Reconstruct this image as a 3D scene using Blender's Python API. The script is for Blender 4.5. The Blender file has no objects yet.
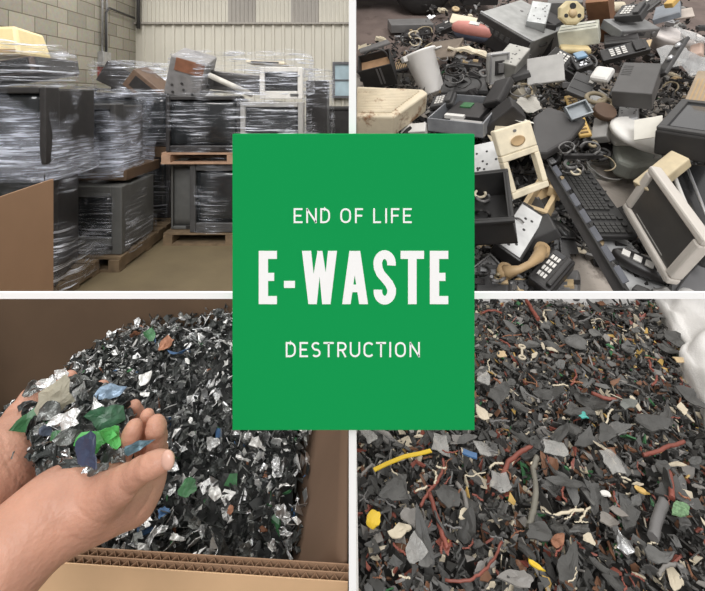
import bpy, math, random
import numpy as np
from mathutils import Vector, Matrix, noise, Euler
random.seed(7); np.random.seed(7)
C = bpy.context.scene.collection
PI = math.pi
# ---------------------------------------------------------------- camera
F, CX, HY, EYE = 420.0, 352.5, 95.0, 1.5
cam = bpy.data.cameras.new('camera'); camo = bpy.data.objects.new('camera', cam); C.objects.link(camo)
camo.location = (0, 0, EYE); camo.rotation_euler = (PI/2, 0, 0)
cam.sensor_fit = 'HORIZONTAL'; cam.sensor_width = 36; cam.lens = F/705*36
cam.shift_y = -(295.5-HY)/705; cam.clip_start = 0.02; cam.clip_end = 60
bpy.context.scene.camera = camo
# ---------------------------------------------------------------- world, lights, exposure
w = bpy.data.worlds.new('world'); bpy.context.scene.world = w; w.use_nodes = True
nt = w.node_tree; bg = nt.nodes['Background']
tc = nt.nodes.new('ShaderNodeTexCoord'); sx = nt.nodes.new('ShaderNodeSeparateXYZ'); rp = nt.nodes.new('ShaderNodeValToRGB')
mr = nt.nodes.new('ShaderNodeMapRange'); mr.inputs['From Min'].default_value = -1
nt.links.new(tc.outputs['Generated'], sx.inputs[0]); nt.links.new(sx.outputs['Z'], mr.inputs['Value']); nt.links.new(mr.outputs[0], rp.inputs[0])
e = rp.color_ramp.elements
e[0].position = 0.40; e[0].color = (.30, .28, .26, 1); e[1].position = 0.95; e[1].color = (1.0, .98, .94, 1)
m_ = e.new(0.6); m_.color = (.50, .49, .485, 1)
nt.links.new(rp.outputs[0], bg.inputs[0]); bg.inputs[1].default_value = 0.95
sun = bpy.data.lights.new('sun', 'SUN'); sun.energy = 2.0; sun.angle = math.radians(30); sun.color = (1, 1, 1)
so = bpy.data.objects.new('sun', sun); C.objects.link(so); so.rotation_euler = (math.radians(52), 0, math.radians(-2))
for (x, y, z, sxx, syy, p) in [(-2.2, 3.0, 3.3, .18, 2.2, 26), (-.9, 4.6, 3.5, .18, 2.4, 22), (-3.2, 5.6, 3.6, .2, 2.4, 22),
                                (-.45, 1.1, 2.9, .16, 1.3, 7), (.75, 1.1, 2.9, .2, 1.3, 5), (1.6, 3.2, 4.6, .3, 2.4, 26)]:
    a = bpy.data.lights.new('added_glint_lamp', 'AREA'); a.shape = 'RECTANGLE'; a.size = sxx; a.size_y = syy; a.energy = p; a.color = (1, .97, .92)  # unseen overhead strips, added for gloss highlights and glare on film and scrap
    o = bpy.data.objects.new('added_glint_lamp', a); C.objects.link(o); o.location = (x, y, z)
vs = bpy.context.scene.view_settings
vs.view_transform = 'Standard'; vs.look = 'None'; vs.gamma = 1; vs.exposure = 0.0; vs.use_curve_mapping = False

# ---------------------------------------------------------------- helpers
def lin(c): return tuple(((v/255)/12.92 if v/255 <= .04045 else ((v/255+.055)/1.055)**2.4) for v in c)
_m = {}
def mat(name, rgb, rough=.5, metal=0, var=.18, scale=14, bump=.0, bscale=60, alpha=1, sss=0, coat=0, spot=None, trans=0):
    if name in _m: return _m[name]
    m = bpy.data.materials.new(name); m.use_nodes = True; n = m.node_tree; p = n.nodes['Principled BSDF']
    c = lin(rgb); tc = n.nodes.new('ShaderNodeTexCoord')
    nz = n.nodes.new('ShaderNodeTexNoise'); nz.inputs['Scale'].default_value = scale; nz.inputs['Detail'].default_value = 5
    n.links.new(tc.outputs['Object'], nz.inputs['Vector'])
    r = n.nodes.new('ShaderNodeValToRGB'); r.color_ramp.elements[0].position = .3; r.color_ramp.elements[1].position = .7
    r.color_ramp.elements[0].color = (*[v*(1-var) for v in c], 1); r.color_ramp.elements[1].color = (*[min(1, v*(1+var)) for v in c], 1)
    n.links.new(nz.outputs['Fac'], r.inputs[0]); last = r.outputs[0]
    if spot:
        s = n.nodes.new('ShaderNodeTexNoise'); s.inputs['Scale'].default_value = spot[1]; s.inputs['Detail'].default_value = 8; s.inputs['Roughness'].default_value = .7
        n.links.new(tc.outputs['Object'], s.inputs['Vector'])
        q = n.nodes.new('ShaderNodeValToRGB'); q.color_ramp.elements[0].position = spot[2]; q.color_ramp.elements[1].position = spot[2]+.12
        n.links.new(s.outputs['Fac'], q.inputs[0])
        mx = n.nodes.new('ShaderNodeMix'); mx.data_type = 'RGBA'; n.links.new(q.outputs[0], mx.inputs[0]); n.links.new(last, mx.inputs[6]); mx.inputs[7].default_value = (*lin(spot[0]), 1)
        last = mx.outputs[2]
    n.links.new(last, p.inputs['Base Color'])
    p.inputs['Roughness'].default_value = rough; p.inputs['Metallic'].default_value = metal; p.inputs['Alpha'].default_value = alpha
    if sss: p.inputs['Subsurface Weight'].default_value = sss; p.inputs['Subsurface Scale'].default_value = .01; p.inputs['Subsurface Radius'].default_value = (1, .35, .2)
    if coat: p.inputs['Coat Weight'].default_value = coat
    if trans: p.inputs['Transmission Weight'].default_value = trans
    if bump:
        b = n.nodes.new('ShaderNodeBump'); b.inputs['Strength'].default_value = bump; b.inputs['Distance'].default_value = .01
        z = n.nodes.new('ShaderNodeTexNoise'); z.inputs['Scale'].default_value = bscale; z.inputs['Detail'].default_value = 4
        n.links.new(tc.outputs['Object'], z.inputs['Vector']); n.links.new(z.outputs['Fac'], b.inputs['Height']); n.links.new(b.outputs[0], p.inputs['Normal'])
    _m[name] = m; return m

class MB:
    def __init__(s): s.v = []; s.f = []; s.s = []; s.mi = []; s.m = 0
    def add(s, vs, fs, smooth=False):
        o = len(s.v); s.v += [tuple(p) for p in vs]; s.f += [tuple(i+o for i in f) for f in fs]
        s.s += [smooth]*len(fs); s.mi += [s.m]*len(fs); return s
    def box(s, c, d, rot=None):
        pts = [Vector((sx*d[0]/2, sy*d[1]/2, sz*d[2]/2)) for sz in (-1, 1) for sy in (-1, 1) for sx in (-1, 1)]
        if rot is not None:
            R = rot if isinstance(rot, Matrix) else Euler(rot).to_matrix()
            pts = [R@p for p in pts]
        pts = [p+Vector(c) for p in pts]
        return s.add(pts, [(0, 2, 3, 1), (4, 5, 7, 6), (0, 1, 5, 4), (2, 6, 7, 3), (0, 4, 6, 2), (1, 3, 7, 5)])
    def b(s, x0, x1, y0, y1, z0, z1): return s.box(((x0+x1)/2, (y0+y1)/2, (z0+z1)/2), (abs(x1-x0), abs(y1-y0), abs(z1-z0)))
    def tube(s, pts, r, n=10, closed=False, cap=True):
        pts = [Vector(p) for p in pts]; N = len(pts); rs = r if isinstance(r, (list, tuple)) else [r]*N
        vs = []; up = None
        for i, p in enumerate(pts):
            a = pts[(i-1) % N] if (i > 0 or closed) else p; b_ = pts[(i+1) % N] if (i < N-1 or closed) else p
            t = (b_-a)
            if t.length < 1e-9: t = Vector((0, 0, 1))
            t.normalize()
            if up is None: up = t.orthogonal().normalized()
            up = (up - t*up.dot(t))
            if up.length < 1e-6: up = t.orthogonal()
            up.normalize(); q = t.cross(up)
            for k in range(n):
                an = 2*PI*k/n; vs.append(p+(up*math.cos(an)+q*math.sin(an))*rs[i])
        fs = []
        for i in range(N if closed else N-1):
            j = (i+1) % N
            for k in range(n): l = (k+1) % n; fs.append((i*n+k, i*n+l, j*n+l, j*n+k))
        s.add(vs, fs, True)
        if cap and not closed:
            o = len(s.v)-len(vs); s.f.append(tuple(o+k for k in reversed(range(n)))); s.s.append(False); s.mi.append(s.m)
            s.f.append(tuple(o+(N-1)*n+k for k in range(n))); s.s.append(False); s.mi.append(s.m)
        return s
    def lathe(s, prof, n=24, c=(0, 0, 0), R=None, sy=1.0):
        c = Vector(c); vs = []
        for (r, z) in prof:
            for k in range(n):
                p = Vector((r*math.cos(2*PI*k/n), r*sy*math.sin(2*PI*k/n), z))
                vs.append((R@p if R is not None else p)+c)
        fs = [(i*n+k, i*n+(k+1) % n, (i+1)*n+(k+1) % n, (i+1)*n+k) for i in range(len(prof)-1) for k in range(n)]
        o = len(s.v); s.add(vs, fs, True)
        if prof[0][0] > 1e-6: s.f.append(tuple(o+k for k in reversed(range(n)))); s.s.append(False); s.mi.append(s.m)
        if prof[-1][0] > 1e-6: s.f.append(tuple(o+(len(prof)-1)*n+k for k in range(n))); s.s.append(False); s.mi.append(s.m)
        return s
    def prism(s, poly, z0, z1):
        n = len(poly); A = sum(poly[i][0]*poly[(i+1) % n][1]-poly[(i+1) % n][0]*poly[i][1] for i in range(n))
        if A < 0: poly = poly[::-1]
        vs = [(x, y, z0) for x, y in poly]+[(x, y, z1) for x, y in poly]
        return s.add(vs, [tuple(reversed(range(n))), tuple(range(n, 2*n))]+[(i, (i+1) % n, n+(i+1) % n, n+i) for i in range(n)])
    def frame(s, L, W, t, z0, z1, cx=0, cy=0, tb=None):
        tb = tb or t
        s.b(cx-L/2, cx+L/2, cy-W/2, cy-W/2+tb, z0, z1); s.b(cx-L/2, cx+L/2, cy+W/2-tb, cy+W/2, z0, z1)
        s.b(cx-L/2, cx-L/2+t, cy-W/2+tb, cy+W/2-tb, z0, z1); return s.b(cx+L/2-t, cx+L/2, cy-W/2+tb, cy+W/2-tb, z0, z1)
    def grid(s, fn, nu, nv, smooth=True):
        vs = [fn(i/nu, j/nv) for j in range(nv+1) for i in range(nu+1)]
        return s.add(vs, [(j*(nu+1)+i, j*(nu+1)+i+1, (j+1)*(nu+1)+i+1, (j+1)*(nu+1)+i) for j in range(nv) for i in range(nu)], smooth)
    def build(s, name, m, parent=None, M=None, bevel=0, label=None, cat=None, group=None, kind=None, solid=0):
        me = bpy.data.meshes.new(name); me.from_pydata(s.v, [], s.f)
        for x in (m if isinstance(m, (list, tuple)) else [m]): me.materials.append(x)
        me.polygons.foreach_set('use_smooth', s.s); me.polygons.foreach_set('material_index', s.mi); me.update()
        o = bpy.data.objects.new(name, me); C.objects.link(o)
        if M is not None: o.matrix_world = M
        if parent: o.parent = parent
        if solid: md = o.modifiers.new('solid', 'SOLIDIFY'); md.thickness = solid
        if bevel: md = o.modifiers.new('bevel', 'BEVEL'); md.width = bevel; md.segments = 2; md.limit_method = 'ANGLE'; md.angle_limit = math.radians(50)
        if label: o['label'] = label
        if cat: o['category'] = cat
        if group: o['group'] = group
        if kind: o['kind'] = kind
        return o
def thing(name, label, cat, M=None, group=None):
    o = bpy.data.objects.new(name, None); C.objects.link(o); o.empty_display_size = .05
    if M is not None: o.matrix_world = M
    o['label'] = label; o['category'] = cat
    if group: o['group'] = group
    return o
def T(*a): return Matrix.Translation(Vector(a))
def copy_thing(o, M, label=None, group=None):
    c = o.copy(); C.objects.link(c); c.matrix_world = M
    if label: c['label'] = label
    if group: c['group'] = group
    for ch in list(o.children):
        d = ch.copy(); C.objects.link(d); d.parent = c
        for g in ch.children: k = g.copy(); C.objects.link(k); k.parent = d
    return c
def ray(px, py): return Vector(((px-CX)/F, 1, -(py-HY)/F))
def aty(px, py, Y): return ray(px, py)*Y+Vector((0, 0, EYE))
def rmat(x, y, z): return Matrix((x, y, z)).transposed().to_4x4()
# tipping ramp: plane tilted 30 degrees, 1.5 m (square on) from the eye
TH = math.radians(30); RN = Vector((0, -math.sin(TH), math.cos(TH))); RV = Vector((0, math.cos(TH), math.sin(TH))); RU = Vector((1, 0, 0))
RO = Vector((0, 0, EYE))-RN*1.5
RM = T(*RO) @ rmat(RU, RV, RN)
def RP(px, py, w=0):
    d = ray(px, py); t = (1.5-w)/(-d.dot(RN)); p = d*t; return Vector((p.dot(RU), p.dot(RV), w))
def fr(P0, P1, P3, H, fit=True):
    """frame of a slab from three pixel corners of its top; returns world matrix (origin at base centre), length, width"""
    a = RP(*P0); best = None
    for i in range(-10, 11):
        b0 = RP(P1[0], P1[1], max(.03, P1[2]+i*.022))
        for j in range(-10, 11):
            c0 = RP(P3[0], P3[1], max(.03, P3[2]+j*.022)); cs = (b0-a).normalized().dot((c0-a).normalized())
            zc = (b0-a).normalized().cross((c0-a).normalized())
            q = (5 if zc.z < .1 else 1.5*max(0, .75-zc.z) if P3[2]-P0[2] < .15 else 0)+2.2*cs*cs+(i*.022)**2*1.6+(j*.022)**2
            if best is None or q < best[0]: best = (q, b0, c0)
    _, b, c = best
    if not fit: b, c = RP(*P1), RP(*P3)
    x = b-a; L = x.length; x = x/L; y = c-a; y = y-x*y.dot(x); W = y.length; y = y/W; z = x.cross(y)
    if z.z < 0: raise Exception('flipped %s' % (P0,))
    o = a+x*L/2+y*W/2-z*H
    return RM @ T(*o) @ rmat(x, y, z), L, W
def ridge(px, py, w=0, rz=0, rx=0, ry=0):
    p = RP(px, py, w); return RM @ T(*p) @ Euler((rx, ry, rz)).to_matrix().to_4x4()

# ---------------------------------------------------------------- materials
white_paint = mat('white_paint', (255, 255, 255), .6, var=.0)
sign_green = mat('sign_green', (22, 157, 83), .9, var=.0)
letter_white = mat('letter_white', (255, 255, 255), .7, var=0)
sign_green.node_tree.nodes['Principled BSDF'].inputs['Specular IOR Level'].default_value = .05
concrete = mat('concrete', (108, 95, 71), .8, var=.12, scale=3, bump=.15, spot=((92, 78, 60), 2.2, .62))
ramp_conc = mat('ramp_concrete', (182, 172, 162), .85, var=.2, scale=3, bump=.3, spot=((104, 92, 86), 6, .57))
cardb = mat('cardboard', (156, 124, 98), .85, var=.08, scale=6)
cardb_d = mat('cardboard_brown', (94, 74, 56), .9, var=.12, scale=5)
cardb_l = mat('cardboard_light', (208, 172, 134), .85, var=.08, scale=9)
wood = mat('pallet_wood', (112, 94, 72), .8, var=.3, scale=9)
wood_o = mat('orange_wood', (166, 134, 110), .8, var=.2, scale=9)
blk = mat('black_plastic', (50, 48, 48), .4, var=.2)
blk_m = mat('black_matte', (44, 42, 41), .7, var=.25)
dgrey = mat('dark_grey_plastic', (68, 67, 67), .5, var=.12)
mgrey = mat('mid_grey_plastic', (112, 110, 109), .5, var=.12)
lgrey = mat('light_grey_plastic', (165, 163, 160), .5, var=.1)
silver = mat('silver_metal', (190, 190, 192), .35, .75, var=.15)
dmetal = mat('dark_metal', (105, 103, 102), .4, .8, var=.2)
cream = mat('cream_plastic', (214, 202, 178), .5, var=.1, spot=((172, 152, 122), 9, .64))
offw = mat('offwhite_plastic', (220, 217, 212), .5, var=.06)
beige = mat('beige_plastic', (196, 172, 134), .55, var=.12)
tan = mat('tan_plastic', (178, 150, 112), .5, var=.1)
pink = mat('pink_plastic', (205, 138, 128), .45, var=.08)
yel = mat('yellow_plastic', (206, 170, 98), .5, var=.1)
screen = mat('screen_glass', (66, 66, 68), .12, var=.05, coat=.4)
tvscreen = mat('tv_screen_glass', (40, 42, 44), .15, var=.1, coat=.3)
pcb = mat('green_board', (62, 112, 72), .4, var=.3, scale=60)
rubber = mat('rubber', (46, 44, 43), .8, var=.2)
rusty = mat('rusty_cream', (224, 210, 184), .55, var=.07, spot=((150, 108, 74), 11, .55))
skin = mat('skin', (192, 142, 120), .5, var=.13, scale=26, bump=.16, bscale=190, sss=.08)
nail = mat('nail', (214, 170, 152), .3, var=.04)
blue = mat('blue_plastic', (72, 108, 150), .4, var=.2)
red = mat('red_wire', (136, 76, 64), .5, var=.2)
copper = mat('copper', (150, 104, 80), .45, .4, var=.2)
clear = mat('clear_plastic', (205, 205, 205), .2, var=.1, alpha=.35)
film = mat('cloudy_film', (178, 176, 172), .25, var=.2, scale=30, alpha=.5, bump=.6, bscale=60)
paper = mat('paper', (224, 220, 210), .8, var=.05)

# stretch film: clear, milky in folds, with blue-white glare streaks and patches painted in
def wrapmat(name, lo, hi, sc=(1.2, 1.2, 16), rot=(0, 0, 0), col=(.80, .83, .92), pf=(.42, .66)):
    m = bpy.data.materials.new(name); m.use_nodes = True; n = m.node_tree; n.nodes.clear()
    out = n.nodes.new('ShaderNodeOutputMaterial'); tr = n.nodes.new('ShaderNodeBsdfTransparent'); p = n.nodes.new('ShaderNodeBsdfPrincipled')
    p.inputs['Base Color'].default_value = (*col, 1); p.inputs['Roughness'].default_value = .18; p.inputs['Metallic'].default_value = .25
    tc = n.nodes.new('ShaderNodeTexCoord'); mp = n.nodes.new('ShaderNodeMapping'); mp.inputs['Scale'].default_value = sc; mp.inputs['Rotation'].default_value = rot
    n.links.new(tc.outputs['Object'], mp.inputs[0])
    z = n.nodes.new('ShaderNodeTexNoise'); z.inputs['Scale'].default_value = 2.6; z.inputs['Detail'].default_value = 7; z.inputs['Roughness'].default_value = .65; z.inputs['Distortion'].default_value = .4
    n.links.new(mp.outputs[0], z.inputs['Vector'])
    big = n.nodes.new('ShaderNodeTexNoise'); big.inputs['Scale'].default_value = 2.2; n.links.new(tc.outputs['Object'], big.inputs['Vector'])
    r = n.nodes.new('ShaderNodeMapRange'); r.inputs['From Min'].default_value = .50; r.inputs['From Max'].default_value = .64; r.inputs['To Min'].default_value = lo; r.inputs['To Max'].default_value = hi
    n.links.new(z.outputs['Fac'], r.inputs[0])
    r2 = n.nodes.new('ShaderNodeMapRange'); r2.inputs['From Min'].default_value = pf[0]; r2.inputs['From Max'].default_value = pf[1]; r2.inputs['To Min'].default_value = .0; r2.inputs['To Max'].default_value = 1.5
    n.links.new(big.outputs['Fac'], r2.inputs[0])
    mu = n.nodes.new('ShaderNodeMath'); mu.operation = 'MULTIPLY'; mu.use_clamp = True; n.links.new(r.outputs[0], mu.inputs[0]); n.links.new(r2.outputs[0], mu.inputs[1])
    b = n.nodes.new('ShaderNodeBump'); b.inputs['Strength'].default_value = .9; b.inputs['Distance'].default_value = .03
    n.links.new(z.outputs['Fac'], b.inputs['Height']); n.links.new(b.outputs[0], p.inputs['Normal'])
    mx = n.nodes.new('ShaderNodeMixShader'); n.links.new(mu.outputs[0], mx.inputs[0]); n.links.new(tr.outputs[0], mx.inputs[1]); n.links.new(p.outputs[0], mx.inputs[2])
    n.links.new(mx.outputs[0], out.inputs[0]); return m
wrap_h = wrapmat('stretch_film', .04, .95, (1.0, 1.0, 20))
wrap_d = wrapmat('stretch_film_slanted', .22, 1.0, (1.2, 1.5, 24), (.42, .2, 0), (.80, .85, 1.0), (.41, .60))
wrap_s = wrapmat('stretch_film_thin', .03, .6, (1, 1, 26))

def blockwall(name):
    m = bpy.data.materials.new(name); m.use_nodes = True; n = m.node_tree; p = n.nodes['Principled BSDF']; p.inputs['Roughness'].default_value = .85
    tc = n.nodes.new('ShaderNodeTexCoord'); s = n.nodes.new('ShaderNodeSeparateXYZ'); c = n.nodes.new('ShaderNodeCombineXYZ')
    n.links.new(tc.outputs['Object'], s.inputs[0]); n.links.new(s.outputs['Y'], c.inputs['X']); n.links.new(s.outputs['Z'], c.inputs['Y'])
    br = n.nodes.new('ShaderNodeTexBrick'); br.inputs['Scale'].default_value = 1; br.inputs['Brick Width'].default_value = .42; br.inputs['Row Height'].default_value = .21
    br.inputs['Mortar Size'].default_value = .007; br.inputs['Color1'].default_value = (*lin((166, 161, 148)), 1); br.inputs['Color2'].default_value = (*lin((194, 188, 172)), 1)
    br.inputs['Mortar'].default_value = (*lin((128, 120, 104)), 1); br.inputs['Mortar Smooth'].default_value = .1
    n.links.new(c.outputs[0], br.inputs['Vector'])
    nz = n.nodes.new('ShaderNodeTexNoise'); nz.inputs['Scale'].default_value = 22; nz.inputs['Detail'].default_value = 6; n.links.new(tc.outputs['Object'], nz.inputs['Vector'])
    mx = n.nodes.new('ShaderNodeMix'); mx.data_type = 'RGBA'; mx.blend_type = 'MULTIPLY'; mx.inputs[0].default_value = .35
    n.links.new(br.outputs['Color'], mx.inputs[6]); n.links.new(nz.outputs['Color'], mx.inputs[7]); n.links.new(mx.outputs[2], p.inputs['Base Color'])
    b = n.nodes.new('ShaderNodeBump'); b.inputs['Strength'].default_value = .6; b.inputs['Distance'].default_value = .01; b.invert = True
    n.links.new(br.outputs['Fac'], b.inputs['Height']); n.links.new(b.outputs[0], p.inputs['Normal']); return m

# ================================================================ THE SETTING
MB().b(-4.3, 6, -.6, 8.2, -.1, 0).build('floor', concrete, kind='structure')
MB().b(-4.33, -4.13, .3, 8.2, 0, 4.2).build('wall_left', blockwall('concrete_blocks'), kind='structure')
MB().b(-.004, .004, .552, 8.0, 0, 3.2).build('wall_middle', white_paint, kind='structure')
# white collage borders, built as post and rail crossing before the four bays
PT = 7.3/F*.54
MB().b(-PT/2, PT/2, .54, .5515, 0, 3.2).build('collage_border_1', white_paint, kind='structure')
def zy(py, Y): return EYE-(py-HY)/F*Y
MB().b(-.75, .75, .5405, .5445, zy(298.9, .5405), zy(292.6, .5405)).build('collage_border_2', white_paint, kind='structure')
# steel siding at the back
def siding(x0, x1, z0, z1, pitch, depth, m, name, yb=8.0):
    mb = MB(); x = x0; prof = []
    while x < x1:
        for dx, dd in ((0, 0), (.62, 0), (.70, 1), (.92, 1)): 
            if x+dx*pitch <= x1: prof.append((x+dx*pitch, yb-dd*depth))
        x += pitch
    prof.append((x1, yb))
    n = len(prof); vs = [(a, b, z0) for a, b in prof]+[(a, b, z1) for a, b in prof]
    mb.add(vs, [(i, i+1, n+i+1, n+i) for i in range(n-1)])
    return mb
sid = mat('siding_cream', (200, 195, 182), .5, var=.05, scale=1.5)
sid2 = mat('siding_grey', (158, 152, 144), .5, var=.05, scale=1.5)
zz = zy(24, 8)
wb = MB().b(-4.33, 6, 8.03, 8.2, 0, 4.2).build('wall_back', sid2, kind='structure')
siding(-4.13, -.01, 0, zz, .19, .03, sid, 'x').build('siding_panel', sid, parent=wb, solid=.004)
siding(.01, 6, 0, 4.2, .19, .03, sid, 'x').build('siding_panel', sid, parent=wb, solid=.004)
xs = [-4.13]+[(p-CX)/F*8 for p in (228, 256, 291, 319)]+[-.01]
for i in range(5): siding(xs[i], xs[i+1], zz+.02, 4.2, .078, .02, sid, 'x').build('siding_panel', sid if i % 2 == 0 else sid2, parent=wb, solid=.004)
MB().b(-4.13, -.01, 7.93, 7.98, zz-.01, zz+.025).build('siding_flashing', sid2, parent=wb)
# small window in the siding
wx0, wx1 = (333-CX)/F*7.9, (353-CX)/F*7.9
wn = MB().frame(wx1-wx0, .68, .045, -.03, .03).build('window_1', mat('window_frame', (96, 96, 100), .5), kind='structure',
     M=T((wx0+wx1)/2-.01, 7.92, zy(80, 7.9)) @ Euler((PI/2, 0, 0)).to_matrix().to_4x4())
MB().b(-.17, .17, -.31, .31, -.02, -.01).build('pane', mat('window_pane', (176, 196, 204), .15, var=.2, scale=3), parent=wn)
MB().b(-.17, .17, -.01, .01, -.01, .02).build('glazing_bar', _m['window_frame'], parent=wn)
# conduits, junction box on the block wall
t = thing('conduit', 'grey electrical conduit running down the block wall into a box', 'conduit', T(-4.08, 6.85, 0))
mb = MB(); mb.tube([(0, 0, zy(52, 6.9)), (0, 0, 4.1)], .018); mb.tube([(.0, .12, zy(52, 6.9)), (0, .12, 4.1)], .018)
mb.build('pipe', silver, t)
MB().b(-.05, .05, -.05, .17, zy(66, 6.9), zy(52, 6.9)).build('junction_box', silver, t, bevel=.006)
s = thing('wall_sign', 'small red and white sign on the block wall under the conduit box', 'sign', T(-4.11, 6.85, 0))
MB().b(-.02, .0, -.05, .10, zy(78, 6.9), zy(67, 6.9)).build('red_panel', mat('sign_red', (130, 50, 40), .6), s)
MB().b(-.02, .0, .10, .30, zy(76, 6.9), zy(67, 6.9)).build('white_panel', offw, s)
mb = MB(); mb.tube([(-4.05, 6.2, 3.36), (-4.05, 7.85, 3.30)], .022); mb.tube([(-4.05, 6.9, 2.2), (-4.05, 6.9, 2.85), (-4.05, 7.0, 2.95), (-4.05, 7.8, 2.93)], .018)
mb.tube([(-4.03, 7.9, 2.75), (-4.03, 7.9, 4.1)], .035)
mb.build('wall_pipe', dgrey, label='dark pipes bracketed high in the corner between block wall and siding', cat='pipe')

# ramp of concrete on the right
def rampz(y): return 1.5+(.5*y-1.5)/math.cos(TH)
asphalt = mat('asphalt', (112, 98, 92), .9, var=.18, scale=6, bump=.3, spot=((84, 72, 66), 5, .56))
for y0, y1, m in ((1.62, 3.3, ramp_conc), (3.3, 5.6, asphalt)):
    MB().add([(.006, y0, 0), (6, y0, 0), (6, y1, 0), (.006, y1, 0), (.006, y0, rampz(y0)), (6, y0, rampz(y0)), (6, y1, rampz(y1)), (.006, y1, rampz(y1))],
         [(0, 3, 2, 1), (4, 5, 6, 7), (0, 1, 5, 4), (2, 3, 7, 6), (0, 4, 7, 3), (1, 2, 6, 5)]).build('floor', m, kind='structure')

# ================================================================ THE GREEN CAPTION CARD, BUILT AS A SIGN
SY = .52
sg = thing('sign', 'green rectangular caption card built as sign, reading END OF LIFE E-WASTE DESTRUCTION in white', 'sign', T(0, SY, zy(430, SY)))
def sp(px, py): return ((px-CX)/F*SY, (430-py)/F*SY)
x0, z0 = sp(232.5, 430); x1, z1 = sp(474.5, 134.2)
MB().b(x0, x1, 0, .008, z0, z1).build('board', sign_green, sg)
def stroke(paths, wpx, name='letter'):
    mb = MB(); hw = wpx/2
    for path, closed in paths:
        n = len(path); P = [Vector((p[0], p[1], 0)) for p in path]; L = []; R = []
        for i in range(n):
            a = P[(i-1) % n] if (i or closed) else None; c = P[(i+1) % n] if (i < n-1 or closed) else None
            d1 = (P[i]-a).normalized() if a is not None else None; d2 = (c-P[i]).normalized() if c is not None else None
            d1 = d1 or d2; d2 = d2 or d1
            n1 = Vector((-d1.y, d1.x, 0)); n2 = Vector((-d2.y, d2.x, 0)); m = (n1+n2); m.normalize(); k = hw/max(.35, m.dot(n1))
            L.append(P[i]+m*k); R.append(P[i]-m*k)
        m_ = n if closed else n-1
        for i in range(m_):
            j = (i+1) % n; q = [sp(p.x, p.y) for p in (L[i], L[j], R[j], R[i])]
            e_ = .0004+i*2e-6; vs = [(x, 0, z) for x, z in q]+[(x, -e_, z) for x, z in q]
            mb.add(vs, [(0, 1, 2, 3), (7, 6, 5, 4), (0, 4, 5, 1), (1, 5, 6, 2), (2, 6, 7, 3), (3, 7, 4, 0)])
    return mb.build(name, letter_white, sg)
def arc(cx, cy, rx, ry, a0, a1, n=12): return [(cx+rx*math.cos(math.radians(a0+(a1-a0)*i/n)), cy-ry*math.sin(math.radians(a0+(a1-a0)*i/n))) for i in range(n+1)]
def glyph(ch, x0, x1, y0, y1, t):
    xl, xr, yt, yb = x0+t/2, x1-t/2, y0+t/2, y1-t/2; xm = (x0+x1)/2; ym = (y0+y1)/2
    ht = t/2
    if ch == 'E': return [([(x1, yt), (xl, yt), (xl, yb), (x1, yb)], False), ([(xl, ym), (x1-(x1-x0)*.14, ym)], False)]
    if ch == 'F': return [([(x1, yt), (xl, yt), (xl, y1)], False), ([(xl, ym), (x1-(x1-x0)*.1, ym)], False)]
    if ch == 'L': return [([(xl, y0), (xl, yb), (x1, yb)], False)]
    if ch == 'I': return [([(xm, y0), (xm, y1)], False)]
    if ch == 'T': return [([(x0, yt), (x1, yt)], False), ([(xm, yt), (xm, y1)], False)]
    if ch == 'N': return [([(xl, y1), (xl, y0)], False), ([(xr, y1), (xr, y0)], False), ([(xl, y0+ht), (xr, y1-ht)], False)]
    if ch == 'D':
        r = (y1-y0)*.33
        return [([(xl, yt), (xr-r, yt)]+arc(xr-r, yt+r, r, r, 90, 0, 6)+arc(xr-r, yb-r, r, r, 0, -90, 6)+[(xl, yb)], True)]
    if ch == 'O':
        r = (xr-xl)/2; return [(arc(xm, yt+r, r, r, 180, 0, 10)+arc(xm, yb-r, r, r, 0, -180, 10), True)]
    if ch == 'U':
        r = (xr-xl)/2; return [([(xl, y0)]+arc(xm, yb-r, r, r, 180, 360, 10)+[(xr, y0)], False)]
    if ch == 'C':
        r = (xr-xl)*.52; return [(arc(xl+r*1.1, yt+r, r*1.1, r, 35, 180, 9)+arc(xl+r*1.1, yb-r, r*1.1, r, 180, 325, 9), False)]
    if ch == 'S':
        r = (xr-xl)/2; q = (yb-yt)/4
        return [(arc(xm, yt+q, r, q, 40, 180, 8)+arc(xm, yt+q, r*.9, q, 200, 262, 4)+arc(xm, yb-q, r, q, 82, 0, 6)+arc(xm, yb-q, r, q, -10, -140, 8), False)]
    if ch == 'R':
        q = (yb-yt)*.27
        return [([(xl, y1), (xl, yt), (xr-q, yt)]+arc(xr-q, yt+q, q, q, 85, -85, 8)+[(xl, yt+2*q)], False), ([(xm, yt+2*q), (xr, y1)], False)]
for ch, a, b_ in (('E', 293.7, 302.6), ('N', 306.3, 316.8), ('D', 320.3, 330), ('O', 340.3, 351), ('F', 355, 363), ('L', 373.2, 381), ('I', 384.6, 387.6), ('F', 391, 399.3), ('E', 403, 411.7)):
    stroke(glyph(ch, a, b_, 208.2, 223, 1.75), 1.75)
for ch, a, b_ in (('D', 285.8, 295.8), ('E', 299.6, 308), ('S', 311.5, 320.6), ('T', 323.5, 333.8), ('R', 337.3, 346.6), ('U', 349.8, 360.2), ('C', 363.5, 373), ('T', 376, 386), ('I', 388.8, 391.6), ('O', 395, 405.8), ('N', 409.5, 419.8)):
    stroke(glyph(ch, a, b_, 342, 357, 1.75), 1.75)
def poly_letter(polys):
    mb = MB()
    for k_, P in enumerate(polys):
        mb2 = MB().prism([sp(*p) for p in P], 0, .0004+k_*3e-5)
        mb.add([(x, -z, y) for x, y, z in mb2.v], mb2.f)
    mb.build('letter', letter_white, sg)
def rc(a, b, c, d): return [(a, c), (b, c), (b, d), (a, d)]
t0, b0 = 250.8, 304
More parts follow.
